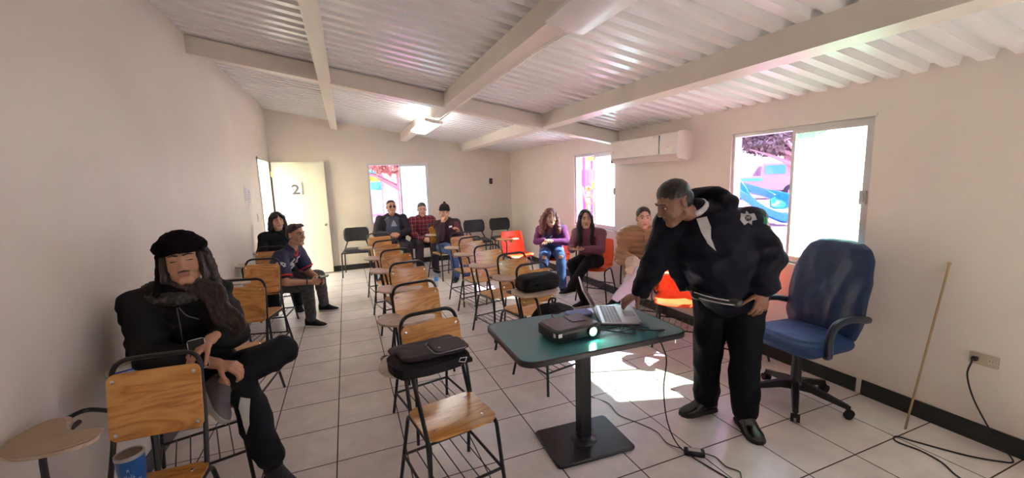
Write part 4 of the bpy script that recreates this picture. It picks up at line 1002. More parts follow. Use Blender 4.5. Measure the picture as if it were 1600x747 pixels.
# ================= officer leaning over the table
NVY=mat('navy_jacket_nylon',(.006,.006,.016),rough=.6,spec=.2,bump=.25,bscale=40,var=.15); NVT=fabric('black_navy_trousers',(.007,.007,.010),rough=.75,spec=.12)
J=dict(pelvis=(2.22,1.88,.93),belly=(2.19,1.91,1.06),chest=(2.13,1.95,1.27),neck=(2.02,1.965,1.42),head=(1.862,2.0,1.475),
 shR=(1.95,2.12,1.31),shL=(2.265,1.81,1.325),elR=(1.885,2.19,1.065),wrR=(1.785,2.22,.865),elL=(2.30,1.705,1.12),wrL=(2.215,1.655,.965),
 hipR=(2.17,1.97,.91),hipL=(2.29,1.83,.91),knR=(2.17,1.99,.50),anR=(2.215,2.035,.10),toR=(2.04,2.06,.035),knL=(2.27,1.80,.48),anL=(2.30,1.80,.10),toL=(2.235,1.66,.035))
M=head_frame(J['head'],(-.86,.20,-.45),1.08)
o=start('standing officer in navy jacket with silver star badge bending over the laptop',J,SK_B,M,1.06,.005,w=(.165,.185,.18),arms=(.062,.052,.044,.031),legr=(.10,.066,.058,.042),
 hands=(dict(w=J['wrR'],fwd=(-.93,.10,-.33),palm=(-.15,.1,-1),thumb=(-.2,-.9,.15),curl=.42,s=1.08,spread=.12,curls=(.18,.55,.6,.6)),
        dict(w=J['wrL'],fwd=(-.12,-.05,-1),palm=(.3,.9,-.1),thumb=(-1,.25,0),curl=.42,s=1.1)))
add_face(M,o,lip=LIPD)
mb=MB(); lell(mb,M,(0,-.019,.056),(.0845,.094,.076)); lell(mb,M,(0,-.052,.01),(.076,.061,.072))
hh=mb.remesh('short_hair',HB,o,.005,2,(.0025,(60,60,60)))
# jacket: full body shell, thick sleeves, raised hood roll and collar
mb=MB(); torso(mb,J,.035,w=(.195,.215,.205),d=.80,shr=.088)
mb.cap((2.21,1.88,.96),(2.19,1.90,1.10),.235,.245,20,.80,(.6,-.75,0)); mb.cap((2.19,1.90,1.10),(2.14,1.94,1.26),.245,.225,20,.82,(.6,-.75,0))
mb.cap((2.10,1.91,1.08),(2.08,1.93,1.16),.15,.15)                     # belly
mb.cap(J['shL'],J['elL'],.112,.100); e=V(J['elL']); w_=V(J['wrL']); mb.cap(e,e+(w_-e)*.86,.098,.080)
mb.cap(J['shR'],J['elR'],.105,.086); e=V(J['elR']); w_=V(J['wrR']); mb.cap(e,e+(w_-e)*.93,.086,.056)
for a in range(7):
    t0=radians(-150+50*a*.95-20); 
hd=[(2.02,2.10,1.47),(2.10,2.08,1.51),(2.16,2.00,1.525),(2.17,1.90,1.505),(2.13,1.83,1.46)]
for a_,b_ in zip(hd,hd[1:]): mb.cap(a_,b_,.042,.042)
jk=mb.remesh('jacket',NVY,o,.008,6,(.018,(5,5,8)))
jt=bvh(jk)
# open front edge with lapel tip, zip line
mb=MB()
R=[]
for p,q in (((1.955,2.075,1.375),(1.905,2.12,1.36)),((1.93,2.06,1.28),(1.86,2.12,1.27)),((1.95,2.05,1.16),(1.87,2.11,1.14)),((1.99,2.03,1.02),(1.93,2.10,1.00)),((2.04,2.02,.90),(2.0,2.08,.88))):
    p,q=V(p),V(q); n_=V((-.6,-.8,0)); R.append([p,q,q+n_*.012,p+n_*.012])
mb.loft(R); mb.remesh('front_placket',NVY,jk,.006,3,(.006,(9,9,9)))
mb=MB(); mb.prism([(-.05,.0),(.03,.03),(.05,-.01),(-.075,-.05)],-.006,.006,M=frame(unit((.75,-.6,.2)),unit((0,.2,1)),unit((-.55,-.75,.3)),(1.915,2.06,1.36)),bev=.003); mb.remesh('lapel',NVY,jk,.004,3)
# shirt: white collar and tee strip
WSH=fabric('white_cotton',(.66,.65,.66)); 
mb=MB(); cx=V((2.015,1.962,1.425)); ax=unit((-.62,.02,.78)); s1=ax.cross(V((0,1,0))).normalized(); s2=ax.cross(s1)
ringp=[cx+(s1*cos(t)+s2*sin(t))*.076 for t in [2*pi*k/28 for k in range(28)]]
mb.loft([[p,p+ax*.036-(p-cx)*.10,p+ax*.036-(p-cx)*.2,p-(p-cx)*.12] for p in ringp],caps=False,closed=True); sh_=mb.build('shirt_collar',WSH,o,True)
Mt=frame(unit((.77,-.64,.0)),unit((.15,.2,1)),unit((-.60,-.74,.28)),V((1.985,1.895,1.30)))
patch('white_undershirt',[(-.035,.075),(.02,.085),(.04,.02),(.04,-.05),(.070,-.12),(.02,-.075),(-.01,-.01)],Mt,WSH,jk,jt,.006)
# star badge: seven points, ring and dark centre
SLV=mat('silver_embroidery',(.42,.43,.44),rough=.5,metal=.2)
Mb=frame(unit((.80,-.60,.0)),unit((.12,.16,1)),unit((-.60,-.79,.12)),V((2.155,1.72,1.385)))
star=[]
for k in range(14):
    a=pi/2+2*pi*k/14; r_=.046 if k%2==0 else .026; star.append((r_*cos(a),r_*sin(a)))
bd_=patch('badge',star,Mb,SLV,jk,jt,.004); patch('badge_centre',[(.018*cos(2*pi*k/12),.018*sin(2*pi*k/12)) for k in range(12)],Mb,BLKP,bd_,jt,.0065,2)
q=text('PF',.024,'badge_letters',SLV,Mb,bd_,depth=0,bold=.0006); drape(q,jt,-(Mb.to_3x3()@V((0,0,1))),.0085)
Mg=frame(unit((.83,-.50,-.25)),unit((.25,-.0,.95)),unit((-.45,-.84,.25)),V((2.27,1.68,1.36)))
for k,c in enumerate(((.0,.18,.09),(.62,.60,.58),(.45,.03,.05))):
    patch('flag_stripe',[(-.036+.024*k,-.022),(-.012+.024*k,-.022),(-.012+.024*k,.022),(-.036+.024*k,.022)],Mg,mat('flag_colour_%d'%k,c,rough=.6),jk,jt,.004,2)
# trousers, belt pouch, shoes
mb=MB(); leg(mb,J['hipR'],J['knR'],J['anR'],(.120,.088,.082,.078),0,.98); leg(mb,J['hipL'],J['knL'],J['anL'],(.120,.090,.084,.078),0,.98); mb.cap((2.23,1.89,.86),(2.21,1.90,1.0),.185,.19,20,.78,(.6,-.75,0))
tr=mb.remesh('trousers',NVT,o,.008,5,(.013,(7,7,5)))
mb=MB(); mb.cap((1.99,1.93,.90),(2.12,1.74,.885),.035,.035,14,.9); mb.cap((1.97,1.98,.925),(2.2,1.70,.92),.014,.014)
pc=mb.remesh('belt_pouch',mat('black_leather',(.016,.016,.018),rough=.3,spec=.6),o,.005,4,(.004,(16,16,16)))
for dz in (.012,-.012):
    mb=MB(); mb.tube(spline([(1.965,1.925,.905+dz),(2.00,1.845,.893+dz),(2.07,1.755,.882+dz),(2.115,1.715,.885+dz)],5),.0035,6); mb.build('pouch_zip',CHR,pc)
BSH=mat('polished_black_shoe',(.012,.012,.013),rough=.22,spec=.6)
shoe('shoe',J['anR'],J['toR'],BSH,o,RUB,1.08); shoe('shoe',J['anL'],J['toL'],BSH,o,RUB,1.08)
recenter(o)

# ================= shared builder for the seated people further back
def clothes_top(J,o,name,m,inf=.018,w=(.155,.15,.165),d=.68,shr=.066,sl=(.070,.058,.046),cut=.93,short=None,voxel=.009,disp=(.006,(7,7,7)),belly=None,smooth=5):
    mb=MB(); torso(mb,J,inf,w=w,d=d,shr=shr)
    for s in 'LR':
        a,b,c=V(J['sh'+s]),V(J['el'+s]),V(J['wr'+s])
        if short: mb.cap(a,a+(b-a)*short,sl[0]+.008,sl[1]+.014)
        else: mb.cap(a,b,sl[0],sl[1]); mb.cap(b,b+(c-b)*cut,sl[1],sl[2])
    if belly: mb.cap(*belly)
    return mb.remesh(name,m,o,voxel,smooth,disp)
def clothes_legs(J,o,name,m,r=(.100,.078,.070,.062),cut=.96,voxel=.009,disp=(.006,(7,7,5))):
    mb=MB()
    for s in 'LR': leg(mb,J['hip'+s],J['kn'+s],J['an'+s],r,0,cut)
    mb.cap(J['hipL'],J['hipR'],r[0]*1.12,r[0]*1.12); return mb.remesh(name,m,o,voxel,4,disp)
def shoes(J,o,m,sole=None,s=1.0):
    for k in 'LR': shoe('shoe',J['an'+k],J['to'+k],m,o,sole,s)
def lap_hands(J,s=1.0):
    """two hands resting on each other, fingers interlaced over the lap"""
    d=(V(J['wrL'])-V(J['wrR'])); f=(V(J['wrL'])+V(J['wrR']))/2-(V(J['elL'])+V(J['elR']))/2; f.z=0; f.normalize(); d.z=0; d.normalize()
    return (dict(w=J['wrR'],fwd=d*.85+f*.45,palm=-f*.5+V((0,0,-.6)),thumb=V((0,0,1))-f*.2,curl=.75,s=s,spread=.03),
            dict(w=V(J['wrL'])+f*.0,fwd=-d*.85+f*.45,palm=-f*.5+V((0,0,-.6)),thumb=V((0,0,1))-f*.2,curl=.75,s=s,spread=.03))
def short_hair(M,o,m=HB,top=.078,name='short_hair',extra=None,fat=1.02):
    w=.0755*fat+.0035; mb=MB(); lell(mb,M,(0,-.020,.056),(w,.091,top)); lell(mb,M,(0,-.052,.01),(w-.006,.061,.072))
    if extra: extra(mb)
    return mb.remesh(name,m,o,.006,2,(.003,(50,50,50)))
DNM=fabric('blue_denim',(.07,.12,.30),rough=.8,var=.35,vscale=9); GDN=fabric('grey_denim',(.085,.085,.095),rough=.8,var=.4,vscale=30)
SNK=fabric('black_canvas',(.015,.015,.017)); WSO=mat('white_rubber_sole',(.70,.68,.66),rough=.5)
WC=WCH

# ---- young man in the football jersey
J=dict(pelvis=(-.83,5.46,.545),belly=(-.80,5.44,.67),chest=(-.74,5.42,.80),neck=(-.645,5.40,.945),head=(-.575,5.37,1.095),
 shR=(-.745,5.245,.865),shL=(-.60,5.575,.865),elR=(-.70,5.12,.60),wrR=(-.465,5.17,.565),elL=(-.50,5.55,.62),wrL=(-.385,5.32,.575),
 hipR=(-.81,5.36,.53),hipL=(-.79,5.56,.53),knR=(-.505,5.24,.515),anR=(-.50,5.31,.09),toR=(-.36,5.24,.035),knL=(-.40,5.70,.53),anL=(-.385,5.93,.09),toL=(-.235,5.88,.035))
M=head_frame(J['head'],(.80,-.62,-.02),1.02)
o=start('young man in navy football jersey numbered 65, elbows on knees',J,SK_A,M,1.0,.006,w=(.14,.13,.15),arms=(.052,.042,.036,.027),
 hands=(dict(w=J['wrR'],fwd=(.9,.25,-.1),palm=(-.3,.8,-.1),thumb=(0,.1,1),curl=.6,spread=.03),dict(w=J['wrL'],fwd=(.6,-.6,-.2),palm=(-.6,-.5,-.3),thumb=(0,0,1),curl=.6,spread=.03)))
add_face(M,o); 
def qf(mb):
    for k in range(5): lcap(mb,M,(-.05+.025*k,.030,.112),(-.05+.025*k,.060,.103),.018,.013)
short_hair(M,o,HD,.076,extra=qf)
JER=mat('navy_jersey_mesh',(.015,.016,.062),rough=.65,bump=.3,bscale=300); RED=mat('red_trim',(.62,.02,.025),rough=.6); WN=mat('white_number',(.72,.70,.70),rough=.6)
js=clothes_top(J,o,'jersey',JER,.016,w=(.15,.145,.16),shr=.068,sl=(.078,.070,.05),short=.62,voxel=.007)
jt=bvh(js)
for s in 'LR':
    a,b=V(J['sh'+s]),V(J['el'+s]); c=a+(b-a)*.77; d_=unit(b-a); u_=d_.cross(V((0,0,1))).normalized(); v_=d_.cross(u_)
    mb=MB(); mb.tube([c+(u_*cos(t)+v_*sin(t))*.081 for t in [2*pi*k/22 for k in range(22)]],.009,8,closed=True); mb.tube([c-d_*.006,c+d_*.006],.078,20); mb.build('sleeve_band',RED,js,True)
nk=V(J['neck']); ax=unit(V(J['head'])-nk); u_=unit(ax.cross(V((.8,-.6,0)))); f_=unit((.78,-.6,-.15))
mb=MB(); mb.tube(spline([nk-f_*.05+ax*.03,nk+u_*.066+ax*.012,nk+u_*.05+f_*.055-ax*.02,nk+f_*.105-ax*.085,nk-u_*.05+f_*.055-ax*.02,nk-u_*.066+ax*.012,nk-f_*.05+ax*.03],5),.010,8); mb.build('collar_trim',RED,js,True)
Mn=frame(unit((.72,.69,.0)),unit((.28,-.22,.93)),unit((.64,-.72,-.32)),V((-.60,5.35,.755)))
def drape_text(body,size,name,m,M,parent,tree,off,bold):
    o_=text(body,size,name,m,M,parent,depth=0,bold=bold)
    me=o_.data; bm=bmesh.new(); bm.from_mesh(me)
    bmesh.ops.triangulate(bm,faces=bm.faces[:]); 
    for _ in range(2): bmesh.ops.subdivide_edges(bm,edges=[e for e in bm.edges if e.calc_length()>.012],cuts=1); bmesh.ops.triangulate(bm,faces=bm.faces[:])
    bm.to_mesh(me); bm.free(); drape(o_,tree,-(M.to_3x3()@V((0,0,1))),off)
    md=o_.modifiers.new('t','SOLIDIFY'); md.thickness=.0015; md.offset=0; return o_
drape_text('65',.19,'jersey_number',WN,Mn@T(.01,-.01,0),js,jt,.005,.006)
Ml_=frame(unit((.70,.10,-.15)),unit((.1,.1,1)),unit((.25,-.95,.15)),V((-.735,5.18,.80)))
lg_=patch('sleeve_logo',[(-.055,.012),(-.02,.026),(.02,.022),(.05,.008),(.035,.0),(.045,-.018),(.02,-.03),(.008,-.012),(-.015,.0)],Ml_,mat('silver_print',(.60,.62,.66),rough=.5),js,jt,.004,2)
patch('logo_star',[(.012,.012),(.026,.010),(.024,-.008),(.012,-.006)],Ml_,JER,lg_,jt,.0065,1)
clothes_legs(J,o,'grey_jeans',GDN,r=(.095,.076,.066,.058),disp=(.006,(9,9,6)))
shoes(J,o,SNK,WSO)
for s in 'LR':
    w_=V(J['wr'+s]); d_=unit(w_-V(J['el'+s])); u_=d_.cross(V((0,0,1))).normalized(); v_=d_.cross(u_)
    mb=MB(); mb.tube([w_-d_*.03+(u_*cos(t)+v_*sin(t))*.0335 for t in [2*pi*k/18 for k in range(18)]],.007,8,closed=True); mb.build('wristband',BLKP,o,True)
recenter(o)
phone('black phone held flat by the young man in the football jersey',(-.335,5.235,.60),(1,-.15,.12),(0,-.1,1),BLKP)

# ---- woman with glasses by the doorway
J=sitter(-.90,6.45,8,s=.97,over=dict(head=(.0,-.03,1.215),wrL=(.07,-.30,.64),wrR=(-.05,-.30,.64)))
M=head_frame(J['head'],(.42,-1,-.02),.97)
o=start('woman with black shoulder-length hair, glasses and black sweater sitting by the doorway',J,SK_C,M,1.04,.007,w=(.15,.135,.145),hands=lap_hands(J,.9))
add_face(M,o)
mb=MB(); lell(mb,M,(0,-.02,.045),(.088,.098,.088)); 
for s in (-1,1): lcap(mb,M,(s*.075,.005,.05),(s*.092,-.0,-.10),.032,.040); lcap(mb,M,(s*.03,.072,.085),(s*.066,.062,.05),.022,.016)
lcap(mb,M,(0,-.075,.02),(0,-.07,-.12),.07,.075); mb.remesh('shoulder_length_hair',HB,o,.007,4,(.005,(40,40,12)))
mb=MB()
for s in (-1,1): mb.tube([M@V((s*.031+.024*cos(t),.094,.008+.019*sin(t))) for t in [2*pi*k/18 for k in range(18)]],.0018,6,closed=True); mb.tube([M@V((s*.055,.092,.012)),M@V((s*.080,-.0,.012))],.0016,6)
mb.tube([M@V((-.008,.096,.012)),M@V((.008,.096,.012))],.0018,6); mb.build('glasses',mat('red_brown_frame',(.25,.05,.05),rough=.3),o)
clothes_top(J,o,'sweater',BLKF,.02,w=(.165,.155,.16),shr=.070,sl=(.075,.062,.048)); clothes_legs(J,o,'trousers',BLKT); shoes(J,o,SNK,WSO); recenter(o)

# ---- man in dark zip jacket and sunglasses
J=sitter(.75,7.93,0,s=1.03,over=dict(head=(.0,-.10,1.205),neck=(.0,-.03,1.065),shL=(.20,.0,.985),shR=(-.20,.0,.985),chest=(0,.02,.87),elL=(.275,-.10,.76),elR=(-.275,-.10,.76),wrL=(.085,-.33,.745),wrR=(-.075,-.33,.745),knL=(.20,-.42,.53),knR=(-.21,-.42,.53),anL=(.20,-.40,.09),anR=(-.24,-.42,.09),toL=(.24,-.55,.035),toR=(-.30,-.55,.035)))
M=head_frame(J['head'],(.12,-1,.08),1.02)
o=start('man in sunglasses and open dark zip jacket by the back window',J,SK_A,M,1.06,.0075,w=(.18,.20,.18),d=.78,hands=lap_hands(J,1.05))
add_face(M,o,open_=False); short_hair(M,o,HB,.074)
mb=MB(); 
for s in (-1,1): lell(mb,M,(s*.031,.090,.008),(.024,.006,.018)); mb.tube([M@V((s*.052,.088,.014)),M@V((s*.080,.0,.012))],.002,6)
mb.tube([M@V((-.01,.095,.013)),M@V((.01,.095,.013))],.002,6); mb.build('sunglasses',mat('black_lens',(.008,.008,.01),rough=.1),o,True)
TSH=fabric('slate_tee',(.075,.085,.13)); CHJ=fabric('charcoal_jacket',(.030,.026,.036))
ts=clothes_top(J,o,'t_shirt',TSH,.012,w=(.185,.215,.19),d=.80,short=.3,sl=(.065,.055,.05)); tt=bvh(ts)
patch('shirt_print',[(-.055,-.03),(.055,-.03),(.012,.075),(-.012,.075)],frame((1,0,0),(0,0,1),(0,-1,0),V(J['chest'])+V((.02,-.25,.03))),mat('pale_shirt_print',(.32,.35,.42),rough=.8),ts,tt,.004,2)
mb=MB(); torso(mb,{**J,**{k:V(J[k])+V((0,.055,0)) for k in ('belly','chest','pelvis')}},.022,w=(.20,.225,.205),d=.70,shr=.078)
for s in 'LR': mb.cap(J['sh'+s],J['el'+s],.088,.075); a,b=V(J['el'+s]),V(J['wr'+s]); mb.cap(a,a+(b-a)*.9,.075,.052)
for s in (-1,1): mb.cap(V(J['chest'])+V((s*.13,-.075,.06)),V(J['belly'])+V((s*.155,-.085,-.02)),.06,.06)
mb.remesh('zip_jacket',CHJ,o,.010,5,(.008,(6,6,6)))
clothes_legs(J,o,'trousers',fabric('dark_slate_trousers',(.028,.024,.032)),r=(.118,.094,.082,.072)); shoes(J,o,SNK,None,1.05); recenter(o)

# ---- man in red plaid shirt
J=sitter(1.29,7.97,2,s=.98,over=dict(head=(-.0,-.16,1.16),neck=(-.0,-.10,1.02),chest=(0,-.03,.86),shL=(.185,-.07,.95),shR=(-.185,-.07,.95),elL=(.24,-.15,.72),elR=(-.22,-.15,.72),wrL=(.09,-.38,.62),wrR=(-.06,-.38,.62)))
M=head_frame(J['head'],(-.03,-1,-.08),1.0)
o=start('man with short greying hair in a red plaid shirt, hands folded',J,SK_C,M,1.04,.0075,w=(.165,.165,.165),d=.74,hands=lap_hands(J,1.0))
add_face(M,o,brow=HD); short_hair(M,o,hair_mat('greying_hair',(.07,.065,.065)),.082)
m_,nt,b=nodes('red_plaid_flannel'); N=nt.nodes; L=nt.links; tc=N.new('ShaderNodeTexCoord'); base=None; sxyz=N.new('ShaderNodeSeparateXYZ'); L.new(tc.outputs['Object'],sxyz.inputs[0])
def band(out,sc_,lo):
    a=N.new('ShaderNodeMath'); a.operation='MULTIPLY'; a.inputs[1].default_value=sc_; L.new(out,a.inputs[0]); c=N.new('ShaderNodeMath'); c.operation='FRACT'; L.new(a.outputs[0],c.inputs[0]); d=N.new('ShaderNodeMath'); d.operation='LESS_THAN'; d.inputs[1].default_value=lo; L.new(c.outputs[0],d.inputs[0]); return d.outputs[0]
cur=(.21,.012,.025,1); prev=None
for out,sc_,lo,col,fa in ((sxyz.outputs['X'],14,.45,(.06,.008,.02,1),.65),(sxyz.outputs['Z'],14,.45,(.06,.008,.02,1),.65),(sxyz.outputs['X'],14,.08,(.50,.28,.30,1),.6),(sxyz.outputs['Z'],14,.08,(.50,.28,.30,1),.6)):
    f_=N.new('ShaderNodeMath'); f_.operation='MULTIPLY'; f_.inputs[1].default_value=fa; L.new(band(out,sc_,lo),f_.inputs[0])
    x=N.new('ShaderNodeMix'); x.data_type='RGBA'; L.new(f_.outputs[0],x.inputs['Factor']); 
    if prev is None: x.inputs[6].default_value=cur
    else: L.new(prev,x.inputs[6])
    x.inputs[7].default_value=col; prev=x.outputs[2]
L.new(prev,b.inputs['Base Color']); b.inputs['Roughness'].default_value=.85
sh_=clothes_top(J,o,'plaid_shirt',m_,.022,w=(.175,.18,.18),d=.78,shr=.072,sl=(.076,.064,.052))
for s in (-1,1):
    mb=MB(); nk=V(J['neck']); mb.cap(nk+V((s*.015,-.085,-.01)),nk+V((s*.055,-.045,.045)),.018,.016,12,.6); mb.cap(nk+V((s*.055,-.045,.045)),nk+V((s*.04,.04,.06)),.016,.016,12,.7); mb.remesh('shirt_collar',m_,sh_,.006,2)
clothes_legs(J,o,'trousers',fabric('plum_brown_trousers',(.050,.036,.048)),r=(.108,.086,.074,.066)); shoes(J,o,SNK); recenter(o)

# ---- man in the black beanie, cheek on his hand
J=sitter(1.55,6.98,10,s=.95,over=dict(pelvis=(0,.05,.56),head=(-.055,-.08,1.165),neck=(.0,-.02,1.03),chest=(.0,.0,.86),shL=(.185,-.0,.945),shR=(-.165,-.03,.95),elR=(-.19,-.20,.755),wrR=(-.135,-.165,.985),elL=(.20,-.17,.72),wrL=(.10,-.31,.82),knL=(.20,-.38,.53),knR=(-.06,-.40,.53),anL=(.18,-.36,.09),anR=(-.02,-.36,.09)))
M=head_frame(J['head'],(-.08,-1,-.08),1.0,radians(-6))
o=start('man in a black beanie and dark brown jacket resting his cheek on one hand',J,SK_A,M,1.0,.007,hands=(dict(w=J['wrR'],fwd=(.12,.15,1),palm=(.75,.5,0),thumb=(.0,-1,.2),curl=.8,s=1.0,spread=.04),dict(w=J['wrL'],fwd=(-.3,-.35,.9),palm=(-.6,-.3,-.3),thumb=(-.5,.6,.3),curl=.75,s=1.0,spread=.04)))
add_face(M,o); mb=MB(); lcap(mb,M,(-.024,.084,-.046),(.024,.084,-.046),.004); lcap(mb,M,(-.02,.078,-.10),(.02,.078,-.10),.012); mb.build('short_beard',HD,o,True)
mb=MB(); lell(mb,M,(0,-.018,.070),(.090,.104,.092)); lcap(mb,M,(0,-.05,.155),(0,-.07,.165),.022); pts=[M@V((.078*sin(a),-.012+.088*cos(a),.048+.016*cos(a))) for a in [2*pi*k/14 for k in range(14)]]
for i in range(14): mb.cap(pts[i],pts[(i+1)%14],.018,.018,8)
mb.remesh('beanie',BLKF,o,.006,4)
BRJ=fabric('dark_brown_jacket',(.045,.022,.028)); jb=clothes_top(J,o,'jacket',BRJ,.024,w=(.16,.16,.17),shr=.072,sl=(.078,.066,.052),cut=.88); tb_=bvh(jb)
q=J['chest']; patch('jacket_patch',[(-.03,-.014),(.03,-.018),(.034,.012),(-.026,.016)],frame(unit((.97,.2,.1)),(0,0,1),unit((.2,-.97,0)),V(q)+V((.07,-.25,.055))),PAPER,jb,tb_,.004,2)
clothes_legs(J,o,'jeans',DNM,r=(.098,.076,.066,.060)); shoes(J,o,SNK,WSO); recenter(o)
w_=J['wrL']; phone('dark red phone held up by the man in the beanie',tuple(V(w_)+V((-.045,-.050,.115))),(-.1,-.1,1),(.1,.6,.35),mat('dark_red_case',(.16,.03,.05),rough=.4))

# ---- woman with wavy reddish hair
J=sitter(2.86,5.62,-25,s=.98,over=dict(pelvis=(0,.02,.56),belly=(0,-.04,.68),chest=(-.0,-.14,.82),neck=(-.015,-.245,.975),head=(-.02,-.33,1.105),shL=(.165,-.20,.91),shR=(-.175,-.22,.905),elL=(.215,-.36,.735),elR=(-.235,-.34,.75),wrL=(-.03,-.47,.775),wrR=(-.12,-.47,.785),knL=(.11,-.42,.53),knR=(-.13,-.42,.53),anL=(.13,-.46,.09),anR=(-.12,-.46,.09),toL=(.14,-.6,.035),toR=(-.13,-.6,.035)))
M=head_frame(J['head'],(-.20,-1,-.03),.98)
PUR=fabric('purple_knit',(.20,.045,.16)); VST=mat('navy_white_vest',(.05,.055,.12),rough=.7,bump=.3,bscale=60)
nt=VST.node_tree; 
o=start('woman with long wavy reddish hair, purple sleeves and patterned vest',J,SK_C,M,1.0,.006,w=(.14,.125,.135),hands=(dict(w=J['wrL'],fwd=(-.95,-.25,-.05),palm=(0,0,-1),thumb=(-.2,1,.1),curl=.3,s=.9),dict(w=J['wrR'],fwd=(.3,-.6,.1),palm=(.2,.1,-1),thumb=(.9,.2,.3),curl=.4,s=.9)))
add_face(M,o,brow=HR)
mb=MB(); lell(mb,M,(0,-.022,.045),(.088,.098,.090))
for s in (-1,1):
    for k in range(3): mb.tube(spline([M@V((s*.072,.015-.03*k,.06)),M@V((s*(.098+.01*k),.0-.03*k,-.03)),M@V((s*(.098+.015*k),.0-.02*k,-.12)),M@V((s*(.125+.01*k),-.0-.02*k,-.20)),M@V((s*.11,.0,-.27))],4),[.026]*5+[.034]*5+[.030]*5+[.014]*2,9)
lcap(mb,M,(0,-.08,.02),(0,-.09,-.20),.07,.085); mb.remesh('wavy_hair',HR,o,.007,3,(.009,(22,22,22)))
clothes_top(J,o,'purple_top',PUR,.014,w=(.145,.14,.145),shr=.060,sl=(.062,.050,.040),voxel=.008)
mb=MB(); torso(mb,J,.026,w=(.15,.145,.15),d=.72,shr=.048); ob=mb.remesh('vest',VST,o,.009,4,(.006,(9,9,9)))
tv=bvh(ob); R_=random.Random(4)
Mv=frame(unit((.98,-.2,0)),(0,0,1),unit((-.2,-.98,.0)),V(J['chest'])+V((-.05,-.30,-.02)))
for k in range(7):
    x,y=R_.uniform(-.11,.12),R_.uniform(-.07,.08); a=R_.uniform(0,3.1); patch('vest_mark',[(x+p_*cos(a)-q_*sin(a),y+p_*sin(a)+q_*cos(a)) for p_,q_ in ((-.022,-.005),(.02,-.008),(.024,.006),(-.018,.009))],Mv,mat('pale_vest_mark',(.55,.56,.66),rough=.7),ob,tv,.004,1)
patch('tee_front',[(-.03,-.09),(.035,-.09),(.03,.05),(-.025,.05)],Mv@T(-.01,0,0),fabric('wine_tee',(.09,.012,.03)),ob,tv,.0035,2)
jn=clothes_legs(J,o,'ripped_jeans',DNM,r=(.092,.074,.064,.058)); tj=bvh(jn)
for k in 'LR':
    kn=V(J['kn'+k]); Mk=frame(unit((.9,-.4,0)),unit((.25,.55,.8)),unit((-.3,-.75,.55)),kn+V((-.04,-.10,.04))); patch('knee_rip',[(-.035,-.02),(.03,-.025),(.04,.015),(-.03,.022)],Mk,SK_C,jn,tj,.003,2)
shoes(J,o,SNK,WSO,.92); recenter(o)

# ---- woman with long straight dark hair, gesturing
J=sitter(2.98,4.72,-42,s=.96,over=dict(pelvis=(0,.02,.56),belly=(0,-.02,.68),chest=(.0,-.06,.83),neck=(-.01,-.11,.995),head=(-.035,-.16,1.135),shL=(.155,-.08,.925),shR=(-.165,-.09,.925),elL=(.175,-.22,.73),elR=(-.22,-.20,.73),wrL=(-.02,-.40,.765),wrR=(-.17,-.37,.77),knR=(-.17,-.40,.56),knL=(.04,-.46,.60),anL=(-.16,-.52,.30),toL=(-.26,-.62,.22),anR=(-.02,-.36,.09),toR=(-.13,-.44,.035)))
M=head_frame(J['head'],(-.42,-1,-.05),.97)
MAU=fabric('mauve_hoodie',(.24,.10,.135))
o=start('woman with long straight black hair, mauve hoodie and black trousers',J,SK_C,M,.97,.006,w=(.135,.12,.13),hands=(dict(w=J['wrL'],fwd=(-.85,-.5,.1),palm=(-.3,.3,.9),thumb=(-.3,.8,.3),curl=.35,s=.9),dict(w=J['wrR'],fwd=(-.6,-.75,.0),palm=(.3,-.1,.9),thumb=(.7,-.5,.1),curl=.35,s=.9)))
add_face(M,o)
mb=MB(); lell(mb,M,(0,-.022,.045),(.084,.095,.088))
for s in (-1,1):
    for k in range(3): mb.tube(spline([M@V((s*.068,.028-.03*k,.055)),M@V((s*.084,.016-.025*k,-.05)),M@V((s*.088,.02-.02*k,-.16)),M@V((s*.085,.05-.02*k,-.27)),M@V((s*.080,.05-.02*k,-.35))],4),[.024]*5+[.031]*5+[.031]*5+[.020]*2,9)
lcap(mb,M,(0,-.07,.02),(0,-.08,-.20),.065,.075); mb.remesh('straight_hair',HB,o,.007,3,(.004,(60,60,8)))
cl=clothes_top(J,o,'hoodie',MAU,.020,w=(.15,.14,.145),shr=.064,sl=(.070,.056,.044),voxel=.008); tc_=bvh(cl)
mb=MB(); nk=V(J['neck']); mb.cap(nk+V((.10,.06,-.02)),nk+V((.02,.12,-.01)),.045,.045); mb.cap(nk+V((.02,.12,-.01)),nk+V((-.05,.10,-.0)),.045,.04); mb.remesh('hood',mat('pale_pink_lining',(.60,.48,.50),rough=.85),cl,.007,3)
clothes_legs(J,o,'trousers',BLKF,r=(.090,.072,.060,.050)); shoes(J,o,SNK,WSO,.92); recenter(o)

# ---- young woman in the tan puffer jacket
J=sitter(3.02,3.70,-42,s=.98,over=dict(pelvis=(0,.03,.56),head=(.0,-.02,1.195),neck=(0,.02,1.045),shL=(.17,.02,.965),shR=(-.165,.0,.965),elL=(.24,-.06,.74),elR=(-.23,-.08,.75),wrL=(.03,-.29,.74),wrR=(-.08,-.28,.765),knL=(-.02,-.42,.66),anL=(-.26,-.43,.36),toL=(-.33,-.54,.30),knR=(-.11,-.43,.55),anR=(-.11,-.42,.09),toR=(-.15,-.56,.035)))
M=head_frame(J['head'],(-.55,-1,-.04),.97)
o=start('young woman in a tan puffer jacket and white trousers, legs crossed',J,SK_C,M,.97,.006,w=(.14,.125,.135),hands=(dict(w=J['wrL'],fwd=(-.9,-.3,-.15),palm=(.2,.3,-.8),thumb=(-.2,.2,.9),curl=.35,s=.9),dict(w=J['wrR'],fwd=(.5,-.75,-.3),palm=(.3,.3,-.8),thumb=(.5,.3,.7),curl=.45,s=.9)))
add_face(M,o,brow=HD)
